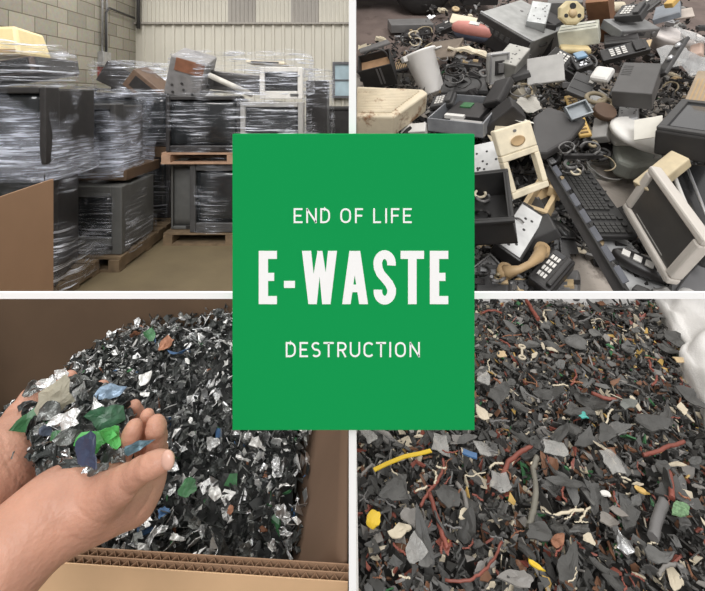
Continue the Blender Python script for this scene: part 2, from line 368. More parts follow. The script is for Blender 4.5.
for (ex, e2) in ((258.8, 277), (429.8, 448.2)):
    poly_letter([rc(ex, ex+9.3, t0, b0), rc(ex+9, e2, t0, t0+8), rc(ex+9, e2-2.8, 272.8, 280.8), rc(ex+9, e2, b0-8, b0)])
poly_letter([rc(284, 295, 280.8, 287.8)])
poly_letter([[(302, t0), (311.2, t0), (316.8, b0), (308.4, b0)], [(308.4, b0), (316.8, b0), (321.8, t0+4), (317.6, t0)],
             [(317.6, t0), (321.8, t0+4), (321.8, t0)], [(317.2, t0), (322.4, t0), (330.5, b0), (322.2, b0)], [(322.2, b0), (330.5, b0), (337, t0), (328, t0)]])
poly_letter([[(342.2, b0), (350.6, b0), (358.2, t0), (349.4, t0)], [(351, t0), (360.2, t0), (368, b0), (359.2, b0)], rc(350, 361, 284.5, 292)])
poly_letter([rc(400.6, 424, t0, t0+8), rc(408, 416.6, t0+7.5, b0)])
# S as a heavy stroke
stroke([(arc(384.6, 263.5, 6.9, 9, -12, 180, 12)+[(378.2, 268), (380.5, 273.5), (384.8, 278.5), (389, 283.5), (391.6, 289)]+arc(384.7, 291.2, 6.9, 8.9, 0, -190, 12), False)], 8.6)

# ================================================================ LEFT HALL : WRAPPED TELEVISIONS
def pallet(x0, x1, y0, y1, z, label, m=wood, H=.12, group='wooden pallets under the television loads'):
    t = thing('pallet', label, 'pallet', T((x0+x1)/2, (y0+y1)/2, z), group); L, W = x1-x0, y1-y0
    n = 6
    for i in range(n):
        yy = -W/2+(i+.5)*W/n; MB().b(-L/2, L/2, yy-W/n*.38, yy+W/n*.38, H-.018, H).build('deck_board', m, t)
    for i in range(3):
        xx = -L/2+.05+(L-.1)*i/2; MB().b(xx-.045, xx+.045, -W/2, W/2, .018, H-.02).build('stringer', m, t)
    for yy in (-W/2+.05, 0, W/2-.05): MB().b(-L/2, L/2, yy-.05, yy+.05, 0, .018).build('bottom_board', m, t)
    return t
def tv(x0, x1, y0, y1, z0, z1, label, body=dgrey, scr=tvscreen, bez=.05, cat='television', rz=0, taper=.75, M=None, base=.0):
    """CRT set, screen toward -y, tapering back shell"""
    L, W, H = x1-x0, y1-y0, z1-z0
    t = thing('crt_television', label, cat, M if M is not None else T((x0+x1)/2, (y0+y1)/2, z0) @ Matrix.Rotation(rz, 4, 'Z'))
    d = min(.14, W*.25); mb = MB()                                 # front housing with opening
    mb.b(-L/2, -L/2+bez, -W/2, -W/2+d, 0, H); mb.b(L/2-bez, L/2, -W/2, -W/2+d, 0, H)
    mb.b(-L/2+bez, L/2-bez, -W/2, -W/2+d, 0, bez*1.6+base); mb.b(-L/2+bez, L/2-bez, -W/2, -W/2+d, H-bez, H)
    mb.build('bezel', body, t, bevel=.008)
    mb = MB(); sx, sz0, sz1 = L/2-bez, bez*1.6+base, H-bez
    mb.grid(lambda u, v: (-sx+2*sx*u, -W/2+.03-.018*(1-(2*u-1)**2)*(1-(2*v-1)**2), sz0+(sz1-sz0)*v), 10, 8)
    mb.build('screen', scr, t, solid=.004)
    k = taper; z = H*(1-k)*.35
    mb = MB(); a = L/2-.01; b_ = a*k
    mb.add([(-a, -W/2+d, .01), (a, -W/2+d, .01), (a, -W/2+d, H-.01), (-a, -W/2+d, H-.01), (-b_, W/2, .01), (b_, W/2, .01), (b_, W/2, H-z), (-b_, W/2, H-z)],
           [(0, 1, 2, 3), (5, 4, 7, 6), (1, 5, 6, 2), (4, 0, 3, 7), (3, 2, 6, 7), (4, 5, 1, 0)])
    mb.build('back_shell', body, t, bevel=.015)
    mb = MB()
    for i in range(5): mb.b(a*.45, a*.85, -W/2+d*.0-.004, -W/2+.002, bez*.5+i*.006, bez*.5+i*.006+.003)
    mb.build('speaker_slots', blk, t)
    return t
def wrap(x0, x1, y0, y1, z0, z1, label, m=wrap_h, amp=.03, M=None, pw=6, bulge=.04):
    t = MB(); L, W, H = (x1-x0)/2, (y1-y0)/2, z1-z0
    sd = random.random()*50
    def fn(u, v):
        a = 2*PI*u; c, s = math.cos(a), math.sin(a); r = (abs(c)**pw+abs(s)**pw)**(-1/pw)
        z = H*min(v/.8, 1); k = 1 if v <= .8 else 1-(v-.8)/.2*.97
        bl = 1+bulge*math.sin(PI*min(1, v/.8))
        nz = noise.noise(Vector((c*r*2+sd, s*r*2, z*3)))*amp + noise.noise(Vector((c*r*6, s*r*6+sd, z*14)))*amp*.45
        return (c*r*(L*bl+nz)*k, s*r*(W*bl+nz)*k, z+nz*.6+(.0 if v <= .8 else .012))
    t.grid(fn, 72, 44)
    return t.build('stretch_wrap', m, M=T((x0+x1)/2, (y0+y1)/2, z0) if M is None else M, label=label, cat='stretch film')

# load 1, nearest left
pallet(-3.25, -2.13, 2.92, 3.54, 0, 'wooden pallet under the nearest left stack of wrapped televisions')
tv(-3.2, -2.14, 2.92, 3.5, .125, 1.0, 'dark television at the foot of the nearest left stack', body=blk)
tv(-3.2, -2.12, 2.9, 3.5, 1.02, 1.555, 'big dark television with wide screen on top of the nearest left stack', body=blk, bez=.045, taper=.97)
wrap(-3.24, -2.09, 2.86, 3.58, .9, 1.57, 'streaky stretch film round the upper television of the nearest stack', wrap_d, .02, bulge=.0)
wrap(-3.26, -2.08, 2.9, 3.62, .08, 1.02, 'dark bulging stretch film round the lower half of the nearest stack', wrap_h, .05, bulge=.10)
# tilted dark box and cream printer on top
t = thing('flat_television', 'brown-black slab-like set lying tilted on the nearest stack under film', 'television',
          T(-2.65, 3.2, 1.565) @ Euler((0, math.radians(-9), 0)).to_matrix().to_4x4())
MB().b(-.62, .42, -.25, .25, 0.03, .15).build('shell', mat('brown_shell', (92, 78, 72), .35), t, bevel=.012)
MB().b(-.6, .40, -.26, -.249, .045, .14).build('screen', tvscreen, t)
MB().b(.42, .44, -.22, .22, .04, .14).build('side_trim', dgrey, t)
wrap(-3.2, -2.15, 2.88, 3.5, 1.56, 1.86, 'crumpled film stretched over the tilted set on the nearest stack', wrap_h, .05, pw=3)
t = thing('printer', 'cream plastic printer lying on top of the nearest wrapped stack', 'printer', T(-2.62, 3.25, 1.79))
mb = MB(); mb.add([(-.45, -.2, 0), (.2, -.2, 0), (.16, .2, 0), (-.45, .2, 0), (-.45, -.16, .21), (.14, -.16, .22), (.1, .18, .2), (-.45, .18, .2)],
       [(0, 3, 2, 1), (4, 5, 6, 7), (0, 1, 5, 4), (2, 3, 7, 6), (0, 4, 7, 3), (1, 2, 6, 5)])
mb.build('housing', mat('cream_yellow', (226, 208, 158), .45, var=.06), t, bevel=.025)
MB().lathe([(.05, 0), (.05, .004)], 20, (-.17, -.187, .12), R=Euler((PI/2+.19, 0, 0)).to_matrix(), sy=.45).build('handle_recess', tan, t)
MB().b(-.45, .17, -.197, -.190, .02, .045).build('paper_slot', tan, t)
# load 2
pallet(-2.9, -1.97, 3.55, 4.6, 0, 'wooden pallet under the second television along the left row')
tv(-2.9, -1.99, 3.62, 4.25, .125, .71, 'grey television with dark screen standing on the second pallet of the row', body=mat('tv_grey', (88, 88, 86), .45, var=.1), bez=.09, taper=.98)
wrap(-2.95, -1.96, 3.6, 4.35, .10, .74, 'thin film round the grey television on the second pallet', wrap_s, .015, bulge=0)
MB().b(-2.7, -2.02, 3.75, 4.4, .735, .83).build('carton', cardb_d, label='flat brown carton under film above the grey television', cat='box', bevel=.006)
tv(-2.75, -2.1, 3.72, 4.3, .84, 1.42, 'dark television wrapped in clear film on top of the second load', body=dgrey, taper=.9)
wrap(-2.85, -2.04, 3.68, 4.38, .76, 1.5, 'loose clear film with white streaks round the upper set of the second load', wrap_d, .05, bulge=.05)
# load 3
pallet(-3.0, -2.03, 4.68, 5.6, 0, 'pallet under the dark third load of the left row')
tv(-3.0, -2.04, 4.7, 5.5, .125, .80, 'dark television at the bottom of the third load', taper=.98, body=blk)
MB().b(-3.0, -2.03, 4.68, 5.5, .81, .92).build('carton', cardb_d, label='brown cardboard layer between the sets of the third load', cat='box')
tv(-3.0, -2.04, 4.7, 5.5, .925, 1.52, 'dark television in the upper half of the third load', taper=.97, body=blk)
wrap(-3.05, -1.99, 4.66, 5.6, .1, 1.55, 'dull film round the dark third load', wrap_s, .03, bulge=.02)
# background loads, tops seen over the row
for (x0, x1, y0, y1, zt, lab) in ((-3.75, -2.75, 5.75, 6.6, 1.45, 'farthest left'), (-2.7, -1.75, 6.0, 6.8, 1.42, 'farthest middle')):
    pallet(x0, x1, y0, y1, 0, 'pallet under the %s stack by the siding' % lab)
    tv(x0+.03, x1-.03, y0, y1, .13, .75, 'dark television low in the %s stack' % lab, body=dgrey)
    tv(x0+.03, x1-.03, y0, y1, .77, zt, 'dark television high in the %s stack' % lab, body=blk)
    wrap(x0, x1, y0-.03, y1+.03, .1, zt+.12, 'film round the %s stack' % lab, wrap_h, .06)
def topbox(name, label, cat, x, y, z, d, e, m, part='shell'):
    t = thing(name, label, cat, T(x, y, z) @ Euler(e).to_matrix().to_4x4())
    MB().b(-d[0]/2, d[0]/2, -d[1]/2, d[1]/2, 0, d[2]).build(part, m, t, bevel=.01)
    MB().b(-d[0]*.36, d[0]*.36, -d[1]/2-.004, -d[1]/2+.002, d[2]*.2, d[2]*.8).build('front_panel', blk, t)
    return t
topbox('old_monitor', 'dark angular set poking up from the farthest left stack', 'monitor', -3.35, 5.9, 1.62, (.42, .4, .30), (.1, .5, .4), blk)
topbox('set_top_box', 'black flat device on the farthest left stack', 'electronics', -3.0, 6.0, 1.52, (.7, .4, .1), (0, .08, .1), blk)
topbox('old_monitor', 'brownish tilted set under film at the front of the farthest left stack', 'monitor', -2.72, 5.5, 1.50, (.5, .35, .26), (.2, .7, .1), mat('brown_grey', (104, 84, 70), .5))
topbox('flat_device', 'dark flat panel resting on the farthest middle stack', 'electronics', -2.3, 6.3, 1.62, (.9, .5, .06), (0, -.03, 0), dgrey)
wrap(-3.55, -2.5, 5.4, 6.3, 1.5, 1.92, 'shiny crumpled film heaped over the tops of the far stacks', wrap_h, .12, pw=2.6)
topbox('set_top_box', 'grey device seen behind the far stacks by the siding', 'electronics', -2.2, 6.4, 1.71, (.8, .4, .10), (0, .0, 0), mgrey)
# load 4, centre
pallet(-1.89, -.55, 4.18, 5.1, 0, 'lower wooden pallet under the centre load')
tv(-1.86, -1.64, 4.3, 4.9, .125, .79, 'narrow grey set at the lower left corner of the centre load', body=mat('tv_grey', (88, 88, 86)), bez=.02, scr=mat('tv_grey', (88, 88, 86)), taper=.98)
tv(-1.63, -.95, 4.2, 4.95, .125, .80, 'wide dark television in the lower tier of the centre load', body=dgrey, bez=.06)
tv(-.94, -.55, 4.22, 4.95, .125, .78, 'dark television behind the green sign in the centre load', body=dgrey)
wrap(-1.66, -.5, 4.16, 5.0, .12, .80, 'clear film with thin glints round the lower tier of the centre load', wrap_s, .02, bulge=0)
pallet(-1.9, -.5, 4.16, 5.1, .815, 'orange-brown pallet between the two tiers of the centre load', wood_o, .11)
tv(-1.87, -1.12, 4.2, 4.95, .93, 1.49, 'big dark television in the upper tier of the centre load', body=blk, bez=.04)
tv(-1.11, -.49, 4.15, 4.8, .93, 1.43, 'television with pale grey frame right of the big dark one', body=lgrey, bez=.05)
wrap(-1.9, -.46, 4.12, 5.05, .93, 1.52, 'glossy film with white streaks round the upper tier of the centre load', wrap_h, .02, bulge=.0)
# top of load 4
t = thing('computer_case', 'grey computer case tipped on its corner with brown patch, centre load top', 'computer', T(-1.74, 4.45, 1.52) @ Euler((math.radians(18), math.radians(16), math.radians(8))).to_matrix().to_4x4())
MB().b(-.19, .17, -.2, .2, 0, .42).build('case', mat('case_grey', (132, 130, 130), .5), t, bevel=.02)
MB().b(-.13, .15, -.207, -.2, .28, .41).build('brown_panel', mat('brown_panel', (136, 92, 70), .6), t)
mb = MB()
for (a, b_) in ((-.1, .05), (-.12, .12), (.05, .04), (.09, .08), (.0, .1), (-.03, .16)): mb.lathe([(.014, 0), (.014, .004)], 10, (a, -.204, b_), R=Euler((PI/2, 0, 0)).to_matrix())
mb.build('jacks', dgrey, t)
MB().tube([(-1.44, 4.22, 1.70), (-1.0, 4.2, 1.50)], .035, 4).build('plastic_bar', mat('bar_grey', (196, 192, 184), .5), label='pale plastic bar slanting down between computer case and small monitor', cat='bar')
t = topbox('video_recorder', 'dark silver device buried in film behind the slanting bar', 'electronics', -1.2, 4.65, 1.53, (.75, .45, .2), (0, .1, 0), dmetal)
topbox('flat_sheet', 'pale flat lid lying on the film at the top of the centre load', 'lid', -.95, 4.75, 1.84, (.42, .4, .03), (0, .04, 0), cream)
tv(-.93, -.5, 4.2, 4.6, 1.46, 1.78, 'small pale monitor with dark screen on the centre load', body=offw, bez=.05, cat='monitor')
wrap(-1.86, -.46, 4.15, 5.0, 1.5, 1.93, 'tangle of clear film over the devices on the centre load', wrap_h, .06, pw=4)
# load 5, right of centre load
pallet(-.56, -.32, 5.15, 6.0, 0, 'narrow pallet end behind the centre load')
topbox('appliance', 'tall black appliance wrapped in film right of the centre load', 'appliance', -.44, 5.4, .13, (.26, .5, 1.55), (0, 0, 0), blk)
wrap(-.62, -.27, 5.1, 6.0, .1, 1.82, 'wrinkled film round the tall black appliance', wrap_h, .05)
t = thing('storage_bin', 'black bin standing by the siding under the small window', 'bin', T(-.3, 7.1, 0))
MB().b(-.25, .27, -.4, .4, 0, 1.26).build('bin_body', blk_m, t, bevel=.02); MB().b(-.27, .285, -.42, .42, 1.26, 1.3).build('rim', blk_m, t, bevel=.01)
# cardboard sheet at the left
a, b_ = Vector((-1.985, 2.78, 0)), Vector((-1.86, 1.8, 0))
mb = MB(); d = (b_-a); nrm = Vector((d.y, -d.x, 0)).normalized()*.005
mb.add([a-nrm, b_-nrm, b_+nrm, a+nrm]+[p+Vector((0, 0, .945)) for p in (a-nrm, b_-nrm, b_+nrm, a+nrm)], [(0, 3, 2, 1), (4, 5, 6, 7), (0, 1, 5, 4), (1, 2, 6, 5), (2, 3, 7, 6), (3, 0, 4, 7)])
cs = mb.build('cardboard_sheet', mat('cardboard_sheet', (166, 132, 104), .85, var=.05, scale=3), label='tall brown cardboard sheet standing in front of the nearest stack', cat='cardboard')
MB().add([a-nrm*-1.3+Vector((.02, -.2, .35)), a+nrm*1.3+Vector((.03, -.28, .35)), a+nrm*1.3+Vector((.03, -.28, .6)), a+nrm*1.3+Vector((.02, -.2, .62))], [(0, 1, 2, 3)]).build('tape_mark', mat('tape_brown', (152, 120, 92), .7), parent=cs)

# ================================================================ SHREDDED SCRAP
def shard_np(n, pos, size, thick, tilt, nm, probs, asp=(.5, 1.0), bend=.35, seed=1):
    """n bent irregular plates merged into one mesh"""
    rg = np.random.RandomState(seed); V = []; Fs = []; MI = []
    for i in range(n):
        k = rg.randint(4, 7); s = size[0]+(size[1]-size[0])*rg.rand()**1.8; a = np.sort(rg.rand(k))*2*PI+rg.rand()*.1
        r = s*(.6+.5*rg.rand(k)); asx = asp[0]+(asp[1]-asp[0])*rg.rand()
        x = r*np.cos(a); y = r*np.sin(a)*asx
        z = bend*s*((x/s)**2*(rg.rand()*2-1)+(x/s)*(y/s)*(rg.rand()*2-1))+rg.randn(k)*s*.10*bend*2
        P = np.stack([np.r_[0, x], np.r_[0, y], np.r_[0, z]], 1)
        q = Euler((rg.randn()*tilt, rg.randn()*tilt, rg.rand()*6.28)).to_matrix(); R = np.array(q)
        th = np.array([0, 0, thick*(.5+rg.rand())]); c = np.array(pos(i, rg))
        A = (P+th/2)@R.T+c; B = (P-th/2)@R.T+c; o = len(V)*1
        base = sum(len(v) for v in V) if False else base_n[0]
        V.append(A); V.append(B); base_n[0] += 2*(k+1)
        m = rg.choice(len(probs), p=probs)
        for j in range(k):
            l = (j+1) % k
            Fs.append((base, base+1+j, base+1+l)); Fs.append((base+k+1, base+k+2+l, base+k+2+j))
            Fs.append((base+1+j, base+k+2+j, base+k+2+l, base+1+l)); MI += [m]*3
    return V, Fs, MI
base_n = [0]
def shard_obj(name, mats, probs, n, pos, size, thick, tilt, label=None, cat=None, group=None, kind=None, seed=1, **kw):
    base_n[0] = 0; V, Fs, MI = shard_np(n, pos, size, thick, tilt, None, probs, seed=seed, **kw)
    V = np.concatenate(V); me = bpy.data.meshes.new(name); me.from_pydata(V.tolist(), [], Fs)
    for m in mats: me.materials.append(m)
    me.polygons.foreach_set('material_index', MI); me.update()
    o = bpy.data.objects.new(name, me); C.objects.link(o)
    for k, v in (('label', label), ('category', cat), ('group', group), ('kind', kind)):
        if v: o[k] = v
    return o
# ---- BL : cardboard bin of shredded metal
sil = mat('shred_silver', (196, 197, 198), .3, .9, var=.25, scale=40, bump=.5, bscale=90)
sil2 = mat('shred_bright', (228, 228, 226), .35, .5, var=.12, scale=40, bump=.5, bscale=90)
gry = mat('shred_grey', (112, 114, 112), .38, .7, var=.3, scale=40, bump=.5, bscale=90)
drk = mat('shred_dark', (52, 55, 54), .35, .3, var=.35, scale=40, bump=.3)
drk2 = mat('shred_black', (36, 38, 38), .45, 0, var=.35, scale=40)
shred_mats = [sil, gry, drk, drk2, sil2, pcb, copper, blue]
sprob = [.17, .24, .26, .21, .10, .01, .005, .005]
NY, BY, RZ = .635, 1.50, .785
def lerp_pts(x, pts):
    for (a, va), (b, vb) in zip(pts, pts[1:]):
        if x <= b: return va+(vb-va)*max(0, (x-a))/(b-a)
    return pts[-1][1]
def zl(x, y):
    db = lerp_pts(x, [(-1.32, 1.20), (-1.04, .98), (-.866, .84), (-.67, .765), (-.4, .735), (0, .735)])
    t_ = min(1, max(0, (y-.7)/(BY-.7))); return EYE-(.885*(1-t_)+db*t_)+noise.noise(Vector((x*6, y*6, 3)))*.02
def xr(y): return -.105-.055*(y-.85)/.35*.6
bx = thing('gaylord_box', 'large open brown cardboard bin full of shredded metal', 'cardboard box', T(-.65, 1.07, 0))
def L2(x, y, z): return (x+.65, y-1.07, z)
def wallm(a, b, z0, z1, th, m, name='side_panel'):
    a, b = Vector(a), Vector(b); d = (b-a); n = Vector((d.y, -d.x)).normalized()*th/2; q = [a-n, b-n, b+n, a+n]
    vs = [L2(p.x, p.y, z0) for p in q]+[L2(p.x, p.y, z1) for p in q]
    return MB().add(vs, [(0, 3, 2, 1), (4, 5, 6, 7), (0, 1, 5, 4), (1, 2, 6, 5), (2, 3, 7, 6), (3, 0, 4, 7)]).build(name, m, bx)
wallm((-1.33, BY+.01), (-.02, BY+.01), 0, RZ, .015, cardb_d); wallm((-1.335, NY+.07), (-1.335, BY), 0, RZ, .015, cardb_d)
# bulged right panel
prof = [(-.013, RZ), (-.06, .70), (-.112, .60), (-.15, .45), (-.16, .2), (-.16, .01)]
mb = MB(); mb.grid(lambda u, v: L2(lerp_pts(v*5, [(i, p[0]) for i, p in enumerate(prof)])-.03*max(0, (u-.35))*min(1, v*2), NY+.012+(BY-NY-.012)*u, lerp_pts(v*5, [(i, p[1]) for i, p in enumerate(prof)])), 12, 15)
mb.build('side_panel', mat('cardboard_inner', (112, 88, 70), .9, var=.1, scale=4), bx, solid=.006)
wallm((-1.33, NY+.08), (-.02, BY-.0), .0, .0, .01, cardb_d, 'x') if False else None
MB().b(-.66, .64, -.4, .42, 0.0, .012).build('bottom_panel', cardb_d, bx)
# near panel: three liners and two fluted layers
na, nb = Vector((-1.33, NY+.058)), Vector((-.007, NY-.018)); dd = (nb-na); LL = dd.length; dd /= LL; nn = Vector((-dd.y, dd.x))
TW = .023
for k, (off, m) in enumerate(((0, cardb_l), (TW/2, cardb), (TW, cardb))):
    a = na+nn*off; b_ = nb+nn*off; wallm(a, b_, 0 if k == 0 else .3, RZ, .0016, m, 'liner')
for row in range(2):
    mb = MB(); per = .0145; n = int(LL/per*2); o1 = TW/2*row+.0012; o2 = TW/2*(row+1)-.0012; vs = []
    for i in range(n+1):
        s = i*per/2; p = na+dd*s+nn*(o1 if i % 2 else o2); p2 = p
        vs += [L2(p.x, p.y, RZ-.001), L2(p.x, p.y, RZ-.06)]
    mb.add(vs, [(2*i, 2*i+2, 2*i+3, 2*i+1) for i in range(n)]); mb.build('fluting', cardb, bx, solid=.0008)
MB().b(-.66, .46, -.385, .42, .012, .25).build('inner_pad', cardb_d, bx) if False else None
def posl(i, rg):
    while True:
        y = NY+.04+(BY-.02-NY-.04)*rg.rand(); x = -1.3+(1.3-.0)*rg.rand()
        if x < xr(y)+.012: break
    return (x, y, zl(x, y)-.01-.035*rg.rand()+.012*rg.rand())
mb = MB(); mb.grid(lambda u, v: (lambda y: (-1.32+(xr(y)+1.30)*u, y, zl(-1.32+(xr(y)+1.30)*u, y)-.06))(NY+.02+(BY-.01-NY-.02)*v), 30, 24)
mb.build('shredded_metal', drk2, label='dark bed of shredded metal filling the cardboard bin', cat='metal scrap', kind='stuff')
shard_obj('metal_shreds', shred_mats, sprob, 11000, posl, (.006, .024), .0010, .75, 'mass of small silver and black metal shreds in the cardboard bin', 'metal scrap', kind='stuff', seed=3)
# individual flakes on top
def flake_mesh(k, size, thick, seed, ragged=.25, bend=.5, asp=1.0, nu=7):
    rg = random.Random(seed); N = rg.choice((5, 6, 7, 8)); ragged = ragged*1.5; out = [(1.08+rg.uniform(-ragged, ragged*.6)) for _ in range(N)]
    def rad(a):
        f = (a/(2*PI))*N; i = int(f) % N; t_ = f-int(f); r0, r1, g = out[i], out[(i+1) % N], 2*PI/N; return r0*r1*math.sin(g)/(r0*math.sin(t_*g)+r1*math.sin(g-t_*g))
    vs = [(0, 0, 0)]; rings = 3; na_ = 18
    b1, b2, b3 = rg.uniform(-1, 1)*bend, rg.uniform(-1, 1)*bend, rg.random()*20
    for r_ in range(1, rings+1):
        for j in range(na_):
            a = 2*PI*j/na_; rr = size*rad(a)*r_/rings*(1+rg.uniform(-.13, .08) if r_ == rings else 1); x, y = rr*math.cos(a), rr*math.sin(a)*asp
            z = (b1*x*x+b2*x*y)/size+noise.noise(Vector((x/size*1.6+b3, y/size*1.6, b3)))*size*bend*.7
            vs.append((x, y, z))
    fs = [(0, 1+j, 1+(j+1) % na_) for j in range(na_)]
    for r_ in range(rings-1):
        for j in range(na_):
            a = 1+r_*na_; fs.append((a+j, a+na_+j, a+na_+(j+1) % na_, a+(j+1) % na_))
    mb = MB(); mb.add(vs, fs, False); return mb
def make_meshes(prefix, mats_, size, thick, seeds, **kw):
    res = []
    for i, m in enumerate(mats_):
        for s_ in range(seeds):
            o = flake_mesh(0, size, thick, i*31+s_*7+5, **kw).build(prefix, m, solid=thick); res.append((o, i))
    return res
def zone(P, kind):
    px = CX+F*P[0]/P[1]; py = HY+F*(EYE-P[2])/P[1]
    if kind == 'bag':
        if py < 365: return 'at the far edge of the bag' if px < 590 else 'at the far right below the white rim'
        if py < 435: return 'close to the right side of the sign' if px < 545 else ('in the middle of the bag' if px < 625 else 'along the white rim on the right')
        if py < 510: return 'left under the sign' if px < 450 else ('in the centre foreground of the bag' if px < 575 else 'in the right foreground of the bag')
        return 'at the near left of the bag' if px < 450 else ('at the near middle of the bag' if px < 575 else 'at the near right of the bag')
    if kind == 'bin':
        if py < 350: return 'at the far side of the bin'
        if py < 435: return 'in the middle of the bin beyond the fingers' if px < 200 else 'in the middle of the bin by the sign'
        if px < 225: return 'right of the thumb in the bin' if py < 500 else 'below the hand by the near rim'
        return 'near the right wall of the bin' if px > 265 else 'below the sign in the bin'
    if kind == 'hand': return ('at the left of the handful' if px < 62 else 'in the middle of the handful' if px < 95 else 'by the fingers in the handful')+(' far side' if py < 415 else '')
    if py < 45: return 'on the far heap'+(' left of the silver case' if px < 480 else ' right of the silver case')
    if py < 100: return 'near the white bin' if px < 480 else ('near the dark square box' if px > 580 else 'in the upper middle of the heap')
    if py < 165: return 'beside the opened drive tray' if px < 530 else ('mid heap by the dark laptop' if px < 610 else 'near the white oval dish')
    return 'by the black bin next to the sign' if px < 545 else ('around the keyboard' if px < 625 else 'around the pale monitor')
def scatter_flakes(prefix, protos, spots, label, cat, group):
    for i, (P, e_, s_, k) in enumerate(spots):
        o = protos[k][0].copy(); C.objects.link(o)
        o.matrix_world = T(*P) @ Euler(e_).to_matrix().to_4x4() @ Matrix.Diagonal((*s_, 1))
        lb = label[protos[k][1]].split(' @')[0]; kd = label[protos[k][1]].split(' @')[1]; z_ = zone(P, kd); sz = ('long ' if s_[0]/s_[1] > 1.15 else '')+('broad ' if s_[1] > .85 else 'small ')
        o['label'] = sz+lb+' '+z_; o['category'] = cat; o['group'] = sz+group[protos[k][1]]+' '+z_
    for o, _ in protos: bpy.data.objects.remove(o)
pr = make_meshes('metal_flake', [sil, gry, sil2, drk, pcb, blue, copper], .018, .0009, 4)
labs = ['silver metal flake @bin', 'grey metal flake @bin', 'bright white-silver metal flake @bin', 'dark metal flake @bin', 'green circuit board chip @bin', 'blue chip among metal @bin', 'copper-coloured chip among metal @bin']
rg = random.Random(5); spots = []
for i in range(130):
    while True:
        y = rg.uniform(.72, 1.45); x = rg.uniform(-1.1, -.1)
        if x < xr(y)-.02 and abs(x) < y*.84: break
    k = rg.choices(range(7), [.30, .29, .15, .23, .012, .008, .008])[0]*4+rg.randrange(4); s_ = rg.uniform(.5, 1.05)*(1.1 if y < 1 else .9)
    spots.append(((x, y, zl(x, y)+.006), (rg.gauss(0, .5), rg.gauss(0, .5), rg.uniform(0, 6.3)), (s_*rg.uniform(.6, 1.3), s_, s_), k))
scatter_flakes('metal_flake', pr, spots, labs, 'metal scrap', [l.split(' @')[0]+'s' for l in labs])
def crumple(name, px, py, Y, rpx, m, label, cat, asp=1, e=(0, 0, 0), bend=.35, seed=1, thick=.001, ragged=.25, group=None, world=True, P=None, size=None):
    size = size or rpx*Y/F
    mb = flake_mesh(0, size, thick, seed, ragged=ragged, bend=bend, asp=asp)
    P = P if P is not None else aty(px, py, Y)
    return mb.build(name, m, M=T(*P) @ Euler(e).to_matrix().to_4x4(), solid=thick, label=label, cat=cat, group=group)
# landmarks on the metal shreds
def onl(px, py):
    d = ray(px, py); Y = 1.0
    for _ in range(12): x = d.x*Y; Y = (EYE-zl(x, Y))/(-d.z) if d.z < 0 else 1
    return Vector((d.x*Y, Y, zl(d.x*Y, Y)+.012))
for (px, py, r_, m, lb, sd) in ((178, 357, 9, blue, 'blue plastic chip near the top of the metal shreds', 1), (150, 338, 7, pcb, 'green chip high on the metal shreds', 2), (166, 348, 7, copper, 'rusty orange chip next to the blue one on the shreds', 3),
        (257, 448, 8, sil2, 'bright perforated metal plate on the shreds below the green sign', 4), (283, 490, 8, sil2, 'round white metal disc on the right part of the shreds', 5), (188, 493, 9, pcb, 'green board piece right of the thumb on the shreds', 6), (214, 500, 8, sil2, 'pale crumpled flake right of the thumb', 7), (230, 516, 4, copper, 'tiny copper chip low on the metal shreds', 8), (160, 537, 10, sil, 'large silver flake below the hand', 9), (176, 545, 8, sil2, 'white flake below the hand', 10), (145, 383, 8, sil2, 'white crumpled piece above the fingertips', 11)):
    p = onl(px, py); crumple('metal_flake', 0, 0, 0, 0, m, lb, 'metal scrap', e=(.5, .1, px*.3), seed=sd+50, P=p, size=r_*p.y/F)

# ---- BR : bulk bag of shredded plastic and wire
def zr(x, y): return EYE-.742+noise.noise(Vector((x*4, y*4, 9)))*.014
bag_w = mat('bag_fabric', (222, 219, 216), .7, var=.05, scale=5, bump=.25, bscale=220)
def xb(y): return lerp_pts(y, [(.5, .62), (.70, .69), (.915, .775), (1.0, .835), (1.15, .90), (1.20, .93), (1.24, .985), (1.30, .99), (1.5, 1.09), (1.6, 1.12)])
bag = thing('bulk_bag', 'white woven bulk bag with folded rim holding plastic and wire scrap', 'bag', T(.6, 1.05, 0))
mb = MB()
def bagr(u, v):   # right side: inner wall, rim roll, outer skirt
    y = .50+1.08*u; xi = xb(y); pf = [(0, .35), (0, .72), (.005, .775), (.03, .792), (.10, .80), (.22, .79), (.42, .77), (.52, .60), (.54, .01)]
    k = v*8; dx = lerp_pts(k, [(i, p[0]) for i, p in enumerate(pf)]); z = lerp_pts(k, [(i, p[1]) for i, p in enumerate(pf)])
    nz = noise.noise(Vector((y*7, k*1.2, 2)))*.03+noise.noise(Vector((y*16, k*2.2, 5)))*.012
    if v < .15: nz = 0
    return (xi+dx-.6, y-1.05, z+nz*(1 if .3 < v < .8 else .4)-.05*max(0, u-.8)*2)
mb.grid(bagr, 50, 40); mb.build('folded_rim', bag_w, bag, solid=.003)
MB().b(-.595, -.591, -.55, .5, 0, .762).build('bag_wall', bag_w, bag); MB().b(-.594, .52, .505, .511, 0, .752).build('bag_wall', bag_w, bag)
MB().b(-.594, .03, -.545, -.54, 0, .762).build('bag_wall', bag_w, bag); MB().b(-.594, .45, -.55, .5, 0, .01).build('bag_base', bag_w, bag)
pl1 = mat('scrap_black', (76, 75, 73), .55, var=.25, scale=20, bump=.3); pl2 = mat('scrap_grey', (98, 97, 95), .55, var=.2, scale=20, bump=.3)
pl3 = mat('scrap_lightgrey', (132, 128, 124), .5, var=.15); pl4 = mat('scrap_cream', (200, 188, 166), .55, var=.12); pl5 = mat('scrap_brown', (120, 84, 62), .6, var=.25)
pl6 = mat('scrap_deep', (46, 44, 42), .7, var=.2)
pmats = [pl1, pl2, pl3, pl4, pl5, pl6, red, pcb, yel]
